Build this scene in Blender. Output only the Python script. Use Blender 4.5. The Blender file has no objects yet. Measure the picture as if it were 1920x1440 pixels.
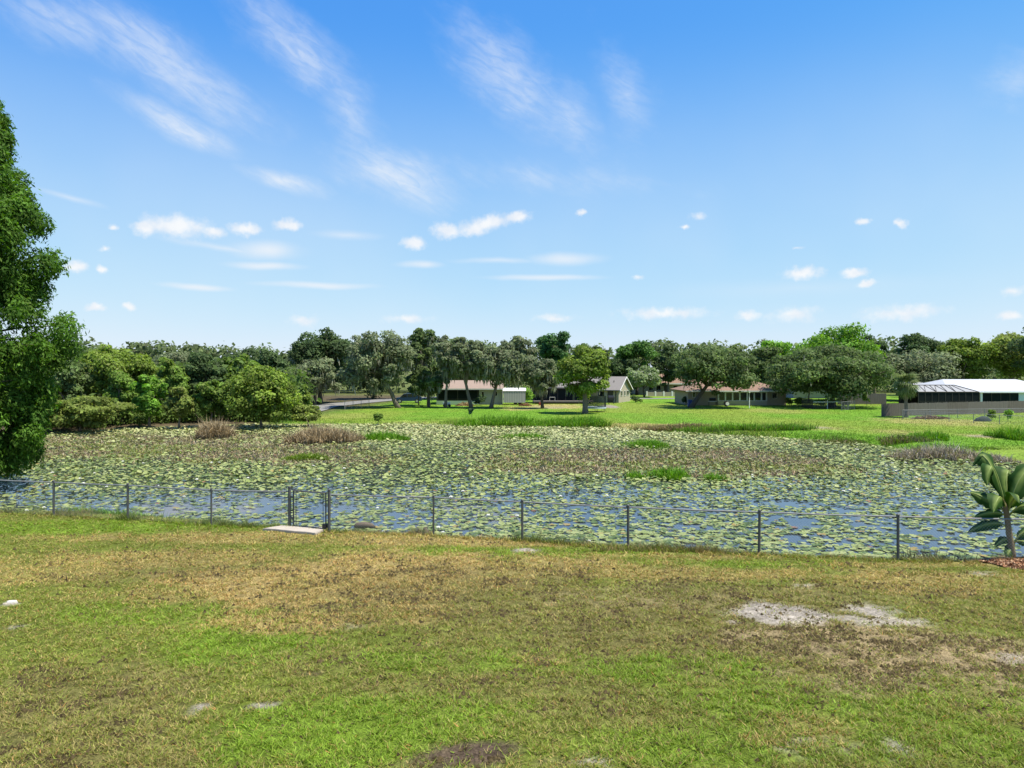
import bpy, math, random
import numpy as np

# ------------------------------------------------------------------ camera, world, sun, exposure
scene = bpy.context.scene
COL = scene.collection
F, HOR, CAMZ = 1333.0, 692.0, 5.0            # focal length in photo pixels, horizon row, camera height
cam_d = bpy.data.cameras.new('camera')
cam_d.sensor_width = 36.0
cam_d.lens = 36.0 * F / 1920.0
cam_d.shift_y = -(720.0 - HOR) / 1920.0
cam_d.clip_start = 0.1
cam_d.clip_end = 3000.0
cam = bpy.data.objects.new('camera', cam_d)
cam.location = (0, 0, CAMZ)
cam.rotation_euler = (math.radians(90), 0, 0)
COL.objects.link(cam)
scene.camera = cam

SUN_EL, SUN_AZ = 66.0, 108.0                 # azimuth clockwise from +Y (view direction)
world = bpy.data.worlds.new('World')
scene.world = world
world.use_nodes = True


def build_world():
    nt = world.node_tree
    N, L = nt.nodes, nt.links
    N.clear()

    def node(t, **k):
        n = N.new(t)
        for a, v in k.items():
            setattr(n, a, v)
        return n

    def m(op, a, b=None, c=None, clamp=False):
        n = node('ShaderNodeMath', operation=op, use_clamp=clamp)
        for i, v in enumerate((a, b, c)):
            if v is None:
                continue
            if isinstance(v, (int, float)):
                n.inputs[i].default_value = v
            else:
                L.new(v, n.inputs[i])
        return n.outputs[0]

    def mr(v, a, b, c, d):
        n = node('ShaderNodeMapRange', interpolation_type='SMOOTHSTEP')
        L.new(v, n.inputs[0])
        for i, x in enumerate((a, b, c, d)):
            n.inputs[i + 1].default_value = x
        return n.outputs[0]

    def noise(vec, scale, detail=4, rough=0.55, dist=0.0, color=False):
        n = node('ShaderNodeTexNoise')
        L.new(vec, n.inputs['Vector'])
        n.inputs['Scale'].default_value = scale
        n.inputs['Detail'].default_value = detail
        n.inputs['Roughness'].default_value = rough
        n.inputs['Distortion'].default_value = dist
        return n.outputs['Color' if color else 'Fac']

    def comb(x, y, z=None):
        n = node('ShaderNodeCombineXYZ')
        L.new(x, n.inputs[0]); L.new(y, n.inputs[1])
        if z is not None:
            L.new(z, n.inputs[2])
        return n.outputs[0]

    sky = node('ShaderNodeTexSky', sky_type='NISHITA')
    sky.sun_disc = False
    sky.sun_elevation = math.radians(SUN_EL)
    sky.sun_rotation = math.radians(SUN_AZ)
    sky.altitude = 0
    sky.air_density = 1.0
    sky.dust_density = 0.1
    sky.ozone_density = 4.0
    # film-like shoulder on the sky so that the bright horizon does not clip
    sc = node('ShaderNodeSeparateColor'); L.new(sky.outputs[0], sc.inputs[0])
    cc = node('ShaderNodeCombineColor')
    for i, (k, p) in enumerate(((.082, 1.42), (.20, 1.12), (.60, 1.0))):
        e = m('EXPONENT', m('MULTIPLY', m('POWER', sc.outputs[i], p), -k))
        L.new(m('MULTIPLY_ADD', e, -5.22, 5.22), cc.inputs[i])
    gain = cc

    geo = node('ShaderNodeTexCoord')
    sep = node('ShaderNodeSeparateXYZ')
    L.new(geo.outputs['Generated'], sep.inputs[0])
    X, Y, Z = sep.outputs
    az = m('ARCTAN2', X, Y)
    el = m('ARCSINE', Z)
    ae = comb(az, el)

    def add_vec(vec, noisecol, amt):
        s = node('ShaderNodeVectorMath', operation='SUBTRACT')
        L.new(noisecol, s.inputs[0]); s.inputs[1].default_value = (.5, .5, .5)
        k = node('ShaderNodeVectorMath', operation='MULTIPLY_ADD')
        L.new(s.outputs[0], k.inputs[0]); k.inputs[1].default_value = (amt[0], amt[1], 0); L.new(vec, k.inputs[2])
        return k.outputs[0]

    def blob(vec, px, py, rx, ry, rot=0.0, w=1.0):
        u, v = (px - 960) / F, (HOR - py) / F
        a = math.atan(u); e = math.atan(v / math.hypot(1, u))
        ka = 1 / (1 + u * u)
        mp = node('ShaderNodeMapping', vector_type='TEXTURE')
        mp.inputs['Location'].default_value = (a, e, 0)
        mp.inputs['Rotation'].default_value = (0, 0, -math.radians(rot))
        mp.inputs['Scale'].default_value = (rx / F * ka, ry / F * math.sqrt(ka), 1)
        L.new(vec, mp.inputs[0])
        ln = node('ShaderNodeVectorMath', operation='LENGTH')
        L.new(mp.outputs[0], ln.inputs[0])
        return m('MULTIPLY_ADD', ln.outputs['Value'], -w, w)

    def union(vec, lst):
        r = None
        for b in lst:
            v = blob(vec, *b)
            r = v if r is None else m('MAXIMUM', r, v)
        return r

    # small fair-weather cumulus low over the trees
    warp = add_vec(add_vec(ae, noise(ae, 26, 4, .6, color=True), (.020, .012)), noise(ae, 90, 4, .6, color=True), (.009, .009))
    cum = union(warp, [
        (330, 424, 96, 30), (275, 428, 40, 20), (398, 434, 36, 16), (460, 430, 46, 18), (540, 421, 34, 16),
        (140, 499, 36, 17), (193, 504, 18, 11), (905, 421, 84, 22, -14), (838, 433, 44, 20), (968, 406, 44, 15),
        (775, 456, 32, 17), (1090, 397, 13, 9), (1283, 424, 15, 8), (1310, 406, 26, 10, 0, .6), (1618, 417, 17, 10), (1688, 417, 18, 14),
        (1505, 512, 54, 17), (1602, 511, 42, 12), (1622, 531, 30, 11), (178, 577, 26, 11), (245, 576, 22, 12),
        (570, 602, 46, 17, 0, .7), (760, 598, 70, 13, 0, .7), (1240, 586, 125, 18, 0, .75), (1402, 592, 32, 15, 0, .8),
        (1490, 590, 74, 22, 0, .75), (1690, 586, 122, 22, 0, .75), (1895, 546, 36, 16, 0, .7), (1892, 592, 36, 15), (1040, 596, 58, 12, 0, .7),
        (210, 428, 16, 8), (196, 466, 18, 9, 0, .8), (1195, 520, 20, 8, 0, .7), (1497, 464, 16, 7, 0, .6)])
    puff = noise(ae, 60, 5, .6)
    cumv = m('ADD', cum, m('MULTIPLY_ADD', puff, .9, -.45))
    cum_mask = mr(cumv, 0.08, .85, 0, .86)
    # thin flat streaks
    strw = add_vec(ae, noise(ae, 14, 3, .5, color=True), (.05, .008))
    st = union(strw, [(500, 468, 95, 24), (500, 498, 90, 11), (1060, 485, 95, 17), (930, 489, 110, 8, 0, .7), (600, 535, 150, 9), (1020, 520, 150, 8),
                      (790, 495, 55, 10), (370, 538, 90, 9), (650, 440, 90, 12, 0, .6), (1500, 540, 400, 30, 0, .35), (420, 465, 180, 10, 5, .6), (130, 370, 90, 9, 12, .6)])
    st_mask = mr(st, 0.0, 1.0, 0, .5)
    # cirrus feathers high up
    cw = add_vec(ae, noise(ae, 7, 3, .5, color=True), (.05, .05))
    ci = union(cw, [(290, 100, 300, 62, 22), (330, 225, 170, 36, 20), (560, 85, 190, 70, 34), (735, 325, 150, 66, 18), (545, 345, 100, 26, 14), (650, 200, 120, 60, 55, .7),
                    (950, 140, 180, 84, 36), (1060, 215, 90, 60, 50, .8), (1180, 170, 120, 60, 60, .5), (1895, 135, 90, 55, 20, .7), (130, 40, 200, 60, 10, .7), (1000, 330, 300, 30, 5, .35)])
    mp = node('ShaderNodeMapping', vector_type='TEXTURE')
    mp.inputs['Rotation'].default_value = (0, 0, -math.radians(26))
    mp.inputs['Scale'].default_value = (1.0, 0.3, 1)
    L.new(ae, mp.inputs[0])
    fib = noise(mp.outputs[0], 16, 5, .6, .4)
    fib2 = noise(ae, 11, 5, .6)
    civ = m('ADD', ci, m('ADD', m('MULTIPLY_ADD', fib, .55, -.28), m('MULTIPLY_ADD', fib2, 1.0, -.5)))
    ci_mask = mr(civ, -.1, 1.2, 0, .5)
    # the same thin cirrus goes on over the rest of the dome
    zc = m('MAXIMUM', Z, .08)
    pl = comb(m('DIVIDE', X, zc), m('DIVIDE', Y, zc))
    gen = mr(noise(pl, .55, 6, .6, .6), .52, .85, 0, .4)
    hi = mr(el, .50, .70, 0, 1)
    side = mr(m('ABSOLUTE', az), .66, .85, 0, 1)
    gen = m('MULTIPLY', gen, m('MAXIMUM', hi, side))
    ci_mask = m('MULTIPLY', ci_mask, mr(noise(mp.outputs[0], 30, 5, .6, .8), .28, .66, .55, 1.12))
    veil = m('MULTIPLY', mr(el, .16, .46, .32, .0), mr(noise(ae, 2.2, 4, .55), .25, .75, .75, 1.2))   # thin high haze all round the lower sky
    thin = m('MAXIMUM', m('MAXIMUM', m('ADD', m('MAXIMUM', st_mask, ci_mask), veil), veil), gen)
    up = mr(el, -.02, .03, 0, 1)
    thin = m('MULTIPLY', thin, up)
    cum_mask = m('MULTIPLY', cum_mask, up)

    mix1 = node('ShaderNodeMix', data_type='RGBA')
    L.new(thin, mix1.inputs['Factor']); L.new(gain.outputs[0], mix1.inputs['A'])
    mix1.inputs['B'].default_value = (4.5, 4.75, 5.05, 1)
    # cumulus: white tops, faintly grey-blue bases
    ccol = node('ShaderNodeMix', data_type='RGBA')
    L.new(mr(noise(ae, 40, 3, .5), .35, .65, 0, 1), ccol.inputs['Factor'])
    ccol.inputs['A'].default_value = (4.6, 4.75, 5.0, 1)
    ccol.inputs['B'].default_value = (5.3, 5.25, 5.2, 1)
    mix2 = node('ShaderNodeMix', data_type='RGBA')
    L.new(cum_mask, mix2.inputs['Factor']); L.new(mix1.outputs['Result'], mix2.inputs['A']); L.new(ccol.outputs['Result'], mix2.inputs['B'])
    bg = node('ShaderNodeBackground')
    bg.inputs['Strength'].default_value = 0.11
    L.new(mix2.outputs['Result'], bg.inputs['Color'])
    out = node('ShaderNodeOutputWorld')
    L.new(bg.outputs[0], out.inputs['Surface'])


build_world()
sun_d = bpy.data.lights.new('sun', 'SUN')
sun_d.energy = 5.0
sun_d.angle = math.radians(0.53)
sun_d.color = (1.0, 0.93, 0.80)
sun = bpy.data.objects.new('sun', sun_d)
sun.rotation_euler = (math.radians(90 - SUN_EL), 0, math.radians(180 - SUN_AZ))
COL.objects.link(sun)
vs = scene.view_settings
vs.view_transform = 'Standard'
vs.look = 'None'
vs.exposure = 0.8
vs.gamma = 1.0
vs.use_curve_mapping = False
scene.cycles.max_bounces = 6
scene.cycles.diffuse_bounces = 3
scene.cycles.transmission_bounces = 4
scene.cycles.use_denoising = True

# ------------------------------------------------------------------ helpers
RNG = np.random.default_rng(7)


def gx(px, D):                      # photo column at depth D -> x
    return (px - 960.0) / F * D


def gz(py, D):                      # photo row at depth D -> z
    return CAMZ - (py - HOR) / F * D


def gd(py, z=0.0):                  # photo row of a point at height z -> depth
    return (CAMZ - z) * F / (py - HOR)


def gp(px, py, z=0.0):
    D = gd(py, z)
    return (gx(px, D), D)


def sstep(a, b, x):
    t = np.clip((x - a) / (b - a), 0, 1)
    return t * t * (3 - 2 * t)


def vnoise(x, y, seed=0):
    xi = np.floor(x).astype(np.int64); yi = np.floor(y).astype(np.int64)
    fx = x - xi; fy = y - yi
    fx = fx * fx * (3 - 2 * fx); fy = fy * fy * (3 - 2 * fy)

    def h(a, b):
        n = (a * 374761393 + b * 668265263 + seed * 974711) & 0x7fffffff
        n = ((n ^ (n >> 13)) * 1274126177) & 0x7fffffff
        n = n ^ (n >> 16)
        return (n & 0xffff) / 65535.0
    a = h(xi, yi); b = h(xi + 1, yi); c = h(xi, yi + 1); d = h(xi + 1, yi + 1)
    return (a * (1 - fx) + b * fx) * (1 - fy) + (c * (1 - fx) + d * fx) * fy


def fbm(x, y, seed=0, oct=4, gain=.5):
    s = 0; a = 1; t = 0
    for o in range(oct):
        s = s + a * vnoise(x * 2 ** o + 17.3 * o, y * 2 ** o - 9.1 * o, seed + o)
        t += a; a *= gain
    return s / t


def tag(o, label=None, cat=None, group=None, kind=None):
    if label: o['label'] = label
    if cat: o['category'] = cat
    if group: o['group'] = group
    if kind: o['kind'] = kind
    return o


def empty(name, loc=(0, 0, 0), rz=0.0):
    o = bpy.data.objects.new(name, None)
    o.empty_display_size = .3
    o.location = loc
    o.rotation_euler = (0, 0, rz)
    COL.objects.link(o)
    return o


def link(name, me, parent=None, loc=None):
    o = bpy.data.objects.new(name, me)
    COL.objects.link(o)
    if parent is not None:
        o.parent = parent
    if loc is not None:
        o.location = loc
    return o


def arr_mesh(name, V, Fa, mat, col=None, smooth=False):
    """V (n,3), Fa (m,k) -> mesh; col (n,3) optional point colour 'tint'"""
    V = np.ascontiguousarray(V, dtype=np.float32); Fa = np.ascontiguousarray(Fa, dtype=np.int32)
    me = bpy.data.meshes.new(name)
    n, (k, w) = len(V), Fa.shape
    me.vertices.add(n); me.vertices.foreach_set('co', V.ravel())
    me.loops.add(k * w); me.loops.foreach_set('vertex_index', Fa.ravel())
    me.polygons.add(k); me.polygons.foreach_set('loop_start', np.arange(0, k * w, w, dtype=np.int32))
    if smooth:
        me.polygons.foreach_set('use_smooth', np.ones(k, dtype=bool))
    if col is not None:
        ca = me.attributes.new('tint', 'FLOAT_COLOR', 'POINT')
        c4 = np.ones((n, 4), dtype=np.float32); c4[:, :3] = col
        ca.data.foreach_set('color', c4.ravel())
    me.update(calc_edges=True)
    if mat: me.materials.append(mat)
    return me


class MB:
    """collects boxes, tubes and polygons; build() links them as one mesh object"""
    def __init__(self):
        self.v, self.f = [], []

    def add(self, vs, fs):
        o = len(self.v)
        self.v += [tuple(map(float, p)) for p in vs]
        self.f += [tuple(i + o for i in f) for f in fs]
        return self

    def box(self, x0, x1, y0, y1, z0, z1):
        return self.add([(x0, y0, z0), (x1, y0, z0), (x1, y1, z0), (x0, y1, z0), (x0, y0, z1), (x1, y0, z1), (x1, y1, z1), (x0, y1, z1)],
                        [(0, 3, 2, 1), (4, 5, 6, 7), (0, 1, 5, 4), (1, 2, 6, 5), (2, 3, 7, 6), (3, 0, 4, 7)])

    def tube(self, pts, rad, n=6, cap=True):
        P = np.array(pts, float)
        if np.isscalar(rad): rad = [rad] * len(P)
        vs, fs = [], []
        up0 = None
        for i, p in enumerate(P):
            d = P[min(i + 1, len(P) - 1)] - P[max(i - 1, 0)]
            d = d / (np.linalg.norm(d) + 1e-9)
            if up0 is None:
                up0 = np.array([1.0, 0, 0]) if abs(d[0]) < .9 else np.array([0, 1.0, 0])
            a = np.cross(d, up0); a /= np.linalg.norm(a) + 1e-9
            b = np.cross(d, a); up0 = np.cross(a, d)
            for k in range(n):
                t = 2 * math.pi * k / n
                vs.append(p + rad[i] * (a * math.cos(t) + b * math.sin(t)))
        for i in range(len(P) - 1):
            for k in range(n):
                k2 = (k + 1) % n
                fs.append((i * n + k, i * n + k2, (i + 1) * n + k2, (i + 1) * n + k))
        if cap:
            fs.append(tuple(range(n - 1, -1, -1)))
            fs.append(tuple((len(P) - 1) * n + k for k in range(n)))
        return self.add(vs, fs)

    def prism(self, poly, d):
        """closed polygon (3-D points) extruded by vector d"""
        n = len(poly); d = np.array(d, float)
        vs = [np.array(p, float) for p in poly] + [np.array(p, float) + d for p in poly]
        fs = [tuple(range(n)), tuple(range(2 * n - 1, n - 1, -1))]
        for i in range(n):
            j = (i + 1) % n
            fs.append((j, i, i + n, j + n))
        return self.add(vs, fs)

    def build(self, name, mat, parent=None, smooth=False, loc=None, rz=0):
        me = bpy.data.meshes.new(name)
        me.from_pydata(self.v, [], self.f)
        if smooth:
            me.polygons.foreach_set('use_smooth', np.ones(len(me.polygons), dtype=bool))
        me.update()
        if mat: me.materials.append(mat)
        o = link(name, me, parent, loc)
        if rz: o.rotation_euler[2] = rz
        return o


# ------------------------------------------------------------------ materials
def mat_base(name):
    m = bpy.data.materials.new(name)
    m.use_nodes = True
    nt = m.node_tree
    nt.nodes.clear()
    out = nt.nodes.new('ShaderNodeOutputMaterial')
    return m, nt, out


def principled(nt, col=None, rough=.6, metal=0.0, spec=.5):
    p = nt.nodes.new('ShaderNodeBsdfPrincipled')
    if col is not None: p.inputs['Base Color'].default_value = (*col, 1)
    p.inputs['Roughness'].default_value = rough
    p.inputs['Metallic'].default_value = metal
    p.inputs['Specular IOR Level'].default_value = spec
    return p


def M(name, col, rough=.6, metal=0.0, var=.18, scale=3.0, bump=0.0, spec=.4, stretch=(1, 1, 1)):
    """plain procedural surface: colour with noise wear and optional bump"""
    m, nt, out = mat_base(name)
    p = principled(nt, None, rough, metal, spec)
    tc = nt.nodes.new('ShaderNodeTexCoord')
    mp = nt.nodes.new('ShaderNodeMapping'); mp.inputs['Scale'].default_value = stretch
    nz = nt.nodes.new('ShaderNodeTexNoise'); nz.inputs['Scale'].default_value = scale; nz.inputs['Detail'].default_value = 6
    nz.inputs['Roughness'].default_value = .65
    nt.links.new(tc.outputs['Object'], mp.inputs[0]); nt.links.new(mp.outputs[0], nz.inputs['Vector'])
    mx = nt.nodes.new('ShaderNodeMix'); mx.data_type = 'RGBA'
    c = np.array(col)
    mx.inputs['A'].default_value = (*(c * (1 - var * 1.6)), 1)
    mx.inputs['B'].default_value = (*np.minimum(c * (1 + var * 1.6), .95), 1)
    nt.links.new(nz.outputs['Fac'], mx.inputs['Factor'])
    nt.links.new(mx.outputs['Result'], p.inputs['Base Color'])
    if bump:
        b = nt.nodes.new('ShaderNodeBump'); b.inputs['Strength'].default_value = bump; b.inputs['Distance'].default_value = .02
        nt.links.new(nz.outputs['Fac'], b.inputs['Height']); nt.links.new(b.outputs[0], p.inputs['Normal'])
    nt.links.new(p.outputs[0], out.inputs[0])
    return m


def leaf_mat(name, trans=.3, rough=.55, spec=.25):
    """leaf or blade: colour from the mesh, some light passes through"""
    m, nt, out = mat_base(name)
    at = nt.nodes.new('ShaderNodeAttribute'); at.attribute_name = 'tint'
    p = principled(nt, None, rough, 0, spec)
    tr = nt.nodes.new('ShaderNodeBsdfTranslucent')
    hs = nt.nodes.new('ShaderNodeHueSaturation'); hs.inputs['Value'].default_value = 1.25; hs.inputs['Saturation'].default_value = 1.15
    mx = nt.nodes.new('ShaderNodeMixShader'); mx.inputs[0].default_value = trans
    nt.links.new(at.outputs['Color'], p.inputs['Base Color'])
    nt.links.new(at.outputs['Color'], hs.inputs['Color']); nt.links.new(hs.outputs[0], tr.inputs['Color'])
    nt.links.new(p.outputs[0], mx.inputs[1]); nt.links.new(tr.outputs[0], mx.inputs[2]); nt.links.new(mx.outputs[0], out.inputs[0])
    return m


MAT = {}
MAT['leaf'] = leaf_mat('leaf', .42, .65, .12)
MAT['banana_leaf'] = leaf_mat('banana_leaf', .22, .6, .12)
MAT['blade'] = leaf_mat('grass_blade', .3, .6, .2)
MAT['pad'] = leaf_mat('lily_pad', .10, .45, .28)
MAT['dry'] = leaf_mat('dry_stalk', .2, .7, .15)
MAT['bark'] = M('bark', (.16, .13, .10), .9, var=.35, scale=4, bump=.6, stretch=(2, 2, .5))
MAT['bark_dark'] = M('dark_bark', (.075, .06, .05), .9, var=.35, scale=4, bump=.6, stretch=(2, 2, .5))
MAT['galv'] = M('galvanised_steel', (.20, .205, .21), .65, .2, var=.2, scale=6)
MAT['galv_dark'] = M('weathered_post_steel', (.095, .095, .092), .6, .3, var=.3, scale=5)
MAT['wire'] = M('fence_wire', (.30, .31, .31), .5, .6, var=.1)
MAT['concrete'] = M('concrete', (.36, .315, .26), .9, var=.2, scale=5, bump=.3)
MAT['road'] = M('road_surface', (.18, .178, .17), .9, var=.12, scale=1.5)
MAT['white'] = M('white_paint', (.78, .77, .74), .5, var=.05, scale=2)
MAT['cream'] = M('cream_wall', (.36, .325, .245), .85, var=.08, scale=1.2)
MAT['beige'] = M('beige_wall', (.30, .25, .18), .85, var=.08, scale=1.2)
MAT['greywall'] = M('grey_siding', (.33, .33, .335), .7, var=.07, scale=1.0)
MAT['glass'] = M('dark_glass', (.012, .015, .018), .08, var=.3, scale=1.5, spec=.6)
MAT['screen'] = M('dark_insect_screen', (.012, .016, .017), .9, var=.35, scale=1.0, spec=.05)
MAT['frame'] = M('pale_frame', (.55, .55, .52), .5, var=.06)
MAT['bronze'] = M('bronze_frame', (.05, .045, .04), .5, .2, var=.1)
MAT['tile'] = M('brown_tile_roof', (.20, .125, .085), .9, var=.25, scale=5, bump=.5)
MAT['tan_roof'] = M('tan_metal_roof', (.25, .185, .145), .8, var=.15, scale=3)
MAT['shingle'] = M('grey_shingle_roof', (.18, .165, .15), .9, var=.2, scale=6, bump=.4)
MAT['whiteroof'] = M('white_metal_roof', (.44, .45, .465), .5, var=.05, scale=.8)
MAT['mesh_roof'] = M('grey_screen_roof', (.27, .275, .285), .85, var=.08, scale=2)
MAT['oldwood'] = M('weathered_wood', (.125, .112, .10), .9, var=.3, scale=2.0, bump=.4, stretch=(4, 4, .6))
MAT['darkwood'] = M('dark_wood', (.05, .042, .035), .9, var=.3, scale=2.0, stretch=(4, 4, .6))
MAT['rock'] = M('pale_rock', (.5, .47, .42), .95, var=.2, scale=5, bump=.4)
MAT['log'] = M('wet_log', (.10, .075, .05), .8, var=.4, scale=6, bump=.5)
MAT['carblue'] = M('dark_blue_car_paint', (.018, .045, .11), .22, .3, var=.1, spec=.6)
MAT['tyre'] = M('tyre_rubber', (.015, .015, .015), .85)
MAT['chrome'] = M('wheel_rim', (.5, .5, .5), .3, .8, var=.05)
MAT['bluebin'] = M('blue_plastic', (.02, .05, .22), .5)
MAT['blackmetal'] = M('black_metal', (.015, .015, .016), .5)
MAT['net'] = M('dark_net', (.02, .035, .03), .85)
MAT['skirt'] = M('pale_blue_pad', (.35, .42, .50), .6)
MAT['red'] = M('rust_red', (.20, .055, .03), .8, var=.3)
MAT['petal'] = M('white_petal', (.80, .80, .74), .55, var=.04)
MAT['mulch'] = leaf_mat('mulch_chip', .0, .9, .1)
MAT['soil'] = leaf_mat('soil_clod', .0, .95, .1)


def water_mat():
    m, nt, out = mat_base('pond_water')
    p = principled(nt, (.030, .042, .058), .04, 0, .5)
    p.inputs['IOR'].default_value = 1.50
    tc = nt.nodes.new('ShaderNodeTexCoord')
    nz = nt.nodes.new('ShaderNodeTexNoise'); nz.inputs['Scale'].default_value = 1.6; nz.inputs['Detail'].default_value = 3
    nt.links.new(tc.outputs['Object'], nz.inputs['Vector'])
    b = nt.nodes.new('ShaderNodeBump'); b.inputs['Strength'].default_value = .06; b.inputs['Distance'].default_value = .05
    nt.links.new(nz.outputs['Fac'], b.inputs['Height']); nt.links.new(b.outputs[0], p.inputs['Normal'])
    nt.links.new(p.outputs[0], out.inputs[0])
    return m


def ground_mat():
    """soil and turf colour comes with the sheet (tint); this adds grain at three sizes"""
    m, nt, out = mat_base('ground')
    at = nt.nodes.new('ShaderNodeAttribute'); at.attribute_name = 'tint'
    p = principled(nt, None, .95, 0, .1)
    tc = nt.nodes.new('ShaderNodeTexCoord')
    last = at.outputs['Color']
    hts = []
    for sc, amt in ((.9, .35), (7.0, .6), (32.0, .8)):
        nz = nt.nodes.new('ShaderNodeTexNoise'); nz.inputs['Scale'].default_value = sc; nz.inputs['Detail'].default_value = 5; nz.inputs['Roughness'].default_value = .65
        nt.links.new(tc.outputs['Object'], nz.inputs['Vector'])
        mr = nt.nodes.new('ShaderNodeMapRange')
        mr.inputs[1].default_value = .25; mr.inputs[2].default_value = .75; mr.inputs[3].default_value = 1 - amt; mr.inputs[4].default_value = 1 + amt
        nt.links.new(nz.outputs['Fac'], mr.inputs[0])
        vm = nt.nodes.new('ShaderNodeVectorMath'); vm.operation = 'SCALE'
        nt.links.new(last, vm.inputs[0]); nt.links.new(mr.outputs[0], vm.inputs['Scale'])
        last = vm.outputs[0]; hts.append(nz.outputs['Fac'])
    nt.links.new(last, p.inputs['Base Color'])
    b = nt.nodes.new('ShaderNodeBump'); b.inputs['Strength'].default_value = .6; b.inputs['Distance'].default_value = .03
    nt.links.new(hts[1], b.inputs['Height'])
    b2 = nt.nodes.new('ShaderNodeBump'); b2.inputs['Strength'].default_value = .6; b2.inputs['Distance'].default_value = .012
    nt.links.new(hts[2], b2.inputs['Height']); nt.links.new(b.outputs[0], b2.inputs['Normal'])
    nt.links.new(b2.outputs[0], p.inputs['Normal'])
    nt.links.new(p.outputs[0], out.inputs[0])
    return m


MAT['water'] = water_mat()
MAT['ground'] = ground_mat()

# ------------------------------------------------------------------ the ground: shape and cover
WATER_Z = -0.35
POSTS = [(-21.8, 25.6), (-18.7, 24.9), (-15.6, 24.2), (-12.7, 23.5), (-9.6, 22.7), (-7.0, 22.37), (-5.62, 21.85), (-2.35, 21.3), (.3, 20.7), (3.25, 19.9), (6.67, 19.15), (10.1, 18.6), (13.4, 18.15), (16.6, 17.7)]


def fence_y(x):
    return np.interp(x, [p[0] for p in POSTS], [p[1] for p in POSTS])


# shoreline: the near edge follows the fence, the far edge is the opposite bank
far_px = [(2300, 950), (2100, 905), (1925, 872), (1860, 862), (1700, 848), (1600, 832), (1480, 824), (1360, 819), (1250, 813), (1150, 806), (1000, 801), (850, 799), (700, 797), (600, 797),
          (520, 797), (430, 799), (330, 802), (230, 806), (120, 812), (20, 824), (-200, 850)]
POND = [gp(a, b, WATER_Z) for a, b in far_px]
POND += [(-38, 40), (-33, 31), (-27, 27.6)] + [(x, float(fence_y(x)) + (.95 if x > -9 else 1.5 if x > -17 else 1.0)) for x in np.arange(-22, 17, 1.5)] + [(20, 18.6), (26, 20)]
POND = np.array(POND)


def pond_sd(x, y):
    """signed distance to the shoreline, positive inside the pond"""
    x = np.asarray(x, float); y = np.asarray(y, float)
    x = x + (fbm(x * .35, y * .35, 51, 3) - .5) * 1.2 * sstep(26, 34, y)
    y = y + (fbm(x * .35, y * .35, 57, 3) - .5) * 2.0 * sstep(28, 40, y)
    d = np.full(x.shape, 1e9); inside = np.zeros(x.shape, bool)
    n = len(POND)
    for i in range(n):
        a = POND[i]; b = POND[(i + 1) % n]
        e = b - a; wx = x - a[0]; wy = y - a[1]
        t = np.clip((wx * e[0] + wy * e[1]) / (e @ e), 0, 1)
        d = np.minimum(d, (wx - e[0] * t) ** 2 + (wy - e[1] * t) ** 2)
        c = ((a[1] > y) != (b[1] > y)) & (x < (b[0] - a[0]) * (y - a[1]) / (b[1] - a[1] + 1e-12) + a[0])
        inside ^= c
    d = np.sqrt(d)
    return np.where(inside, d, -d)


def ground_z(x, y, sd=None):
    if sd is None: sd = pond_sd(x, y)
    slope = np.where(y < 30, .42, np.where(x > 25, .16, .13))
    base = (fbm(x * .5, y * .5, 3, 3) - .5) * .07 + (fbm(x * 2.5, y * 2.5, 5, 2) - .5) * .035
    base = base * np.where(y < 26, 1, .6)
    z = WATER_Z - slope * sd
    return np.where(z < base, np.maximum(z, -1.3), base)


def blobs(x, y, lst, seed=0, rag=.5):
    """ragged ground patches; each given where it lies in the photograph, turned into metres on the ground"""
    r = np.zeros(np.shape(x))
    n = (fbm(x * .9, y * .9, 20 + seed, 4, .6) - .5) * 2 * rag
    n2 = (fbm(x * 3.5, y * 3.5, 40 + seed, 3, .6) - .5) * rag
    for b in lst:
        px, py, rx, ry = b[:4]; w = b[4] if len(b) > 4 else 1.0
        cx, cy = gp(px, py)
        ax = rx / F * cy
        ay = max((gd(py - ry) - gd(py + ry)) / 2, .06)
        d = np.sqrt(((x - cx) / ax) ** 2 + ((y - cy) / ay) ** 2)
        r = np.maximum(r, w * sstep(1.15, .55, d + n + n2))
    return r


TAN = [(640, 1085, 420, 62), (330, 1050, 340, 26, .7), (900, 1062, 440, 28, .8), (1250, 1075, 500, 18, .7), (1720, 1090, 260, 26, .75), (560, 1165, 210, 26, .85),
       (480, 1008, 420, 13, .7), (830, 1016, 300, 10, .8), (80, 1075, 200, 28, .6), (1240, 1042, 300, 7, .6), (720, 1150, 180, 30, .7), (1480, 1370, 120, 40, .45), (1020, 1240, 60, 14, .5), (330, 1120, 200, 20, .5), (1700, 1060, 300, 6, .6)]
OLIVE = [(900, 1112, 350, 52, .85), (1230, 1165, 520, 84, .9), (1660, 1235, 330, 84, .85), (140, 1330, 260, 105, .85), (300, 1078, 220, 22, .5), (950, 1290, 280, 40, .55),
         (100, 1425, 320, 60, .85), (1180, 1330, 220, 45, .5), (1450, 1120, 420, 28, .7), (620, 1235, 120, 30, .5), (1850, 1150, 160, 40, .5)]
LUSH = [(480, 1195, 170, 62, .9), (630, 1375, 270, 66), (1260, 1255, 220, 36, .9), (1450, 1310, 260, 44, .8), (1330, 1400, 280, 50, .8), (910, 1240, 300, 26, .7), (1000, 1036, 330, 12, .8),
        (130, 990, 420, 14, .9), (760, 1335, 220, 40, .8), (1400, 1058, 260, 8, .7), (250, 1150, 200, 24, .6), (1830, 1290, 200, 50, .7), (1640, 1375, 300, 50, .5), (1860, 1390, 120, 40, .6)]
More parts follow.
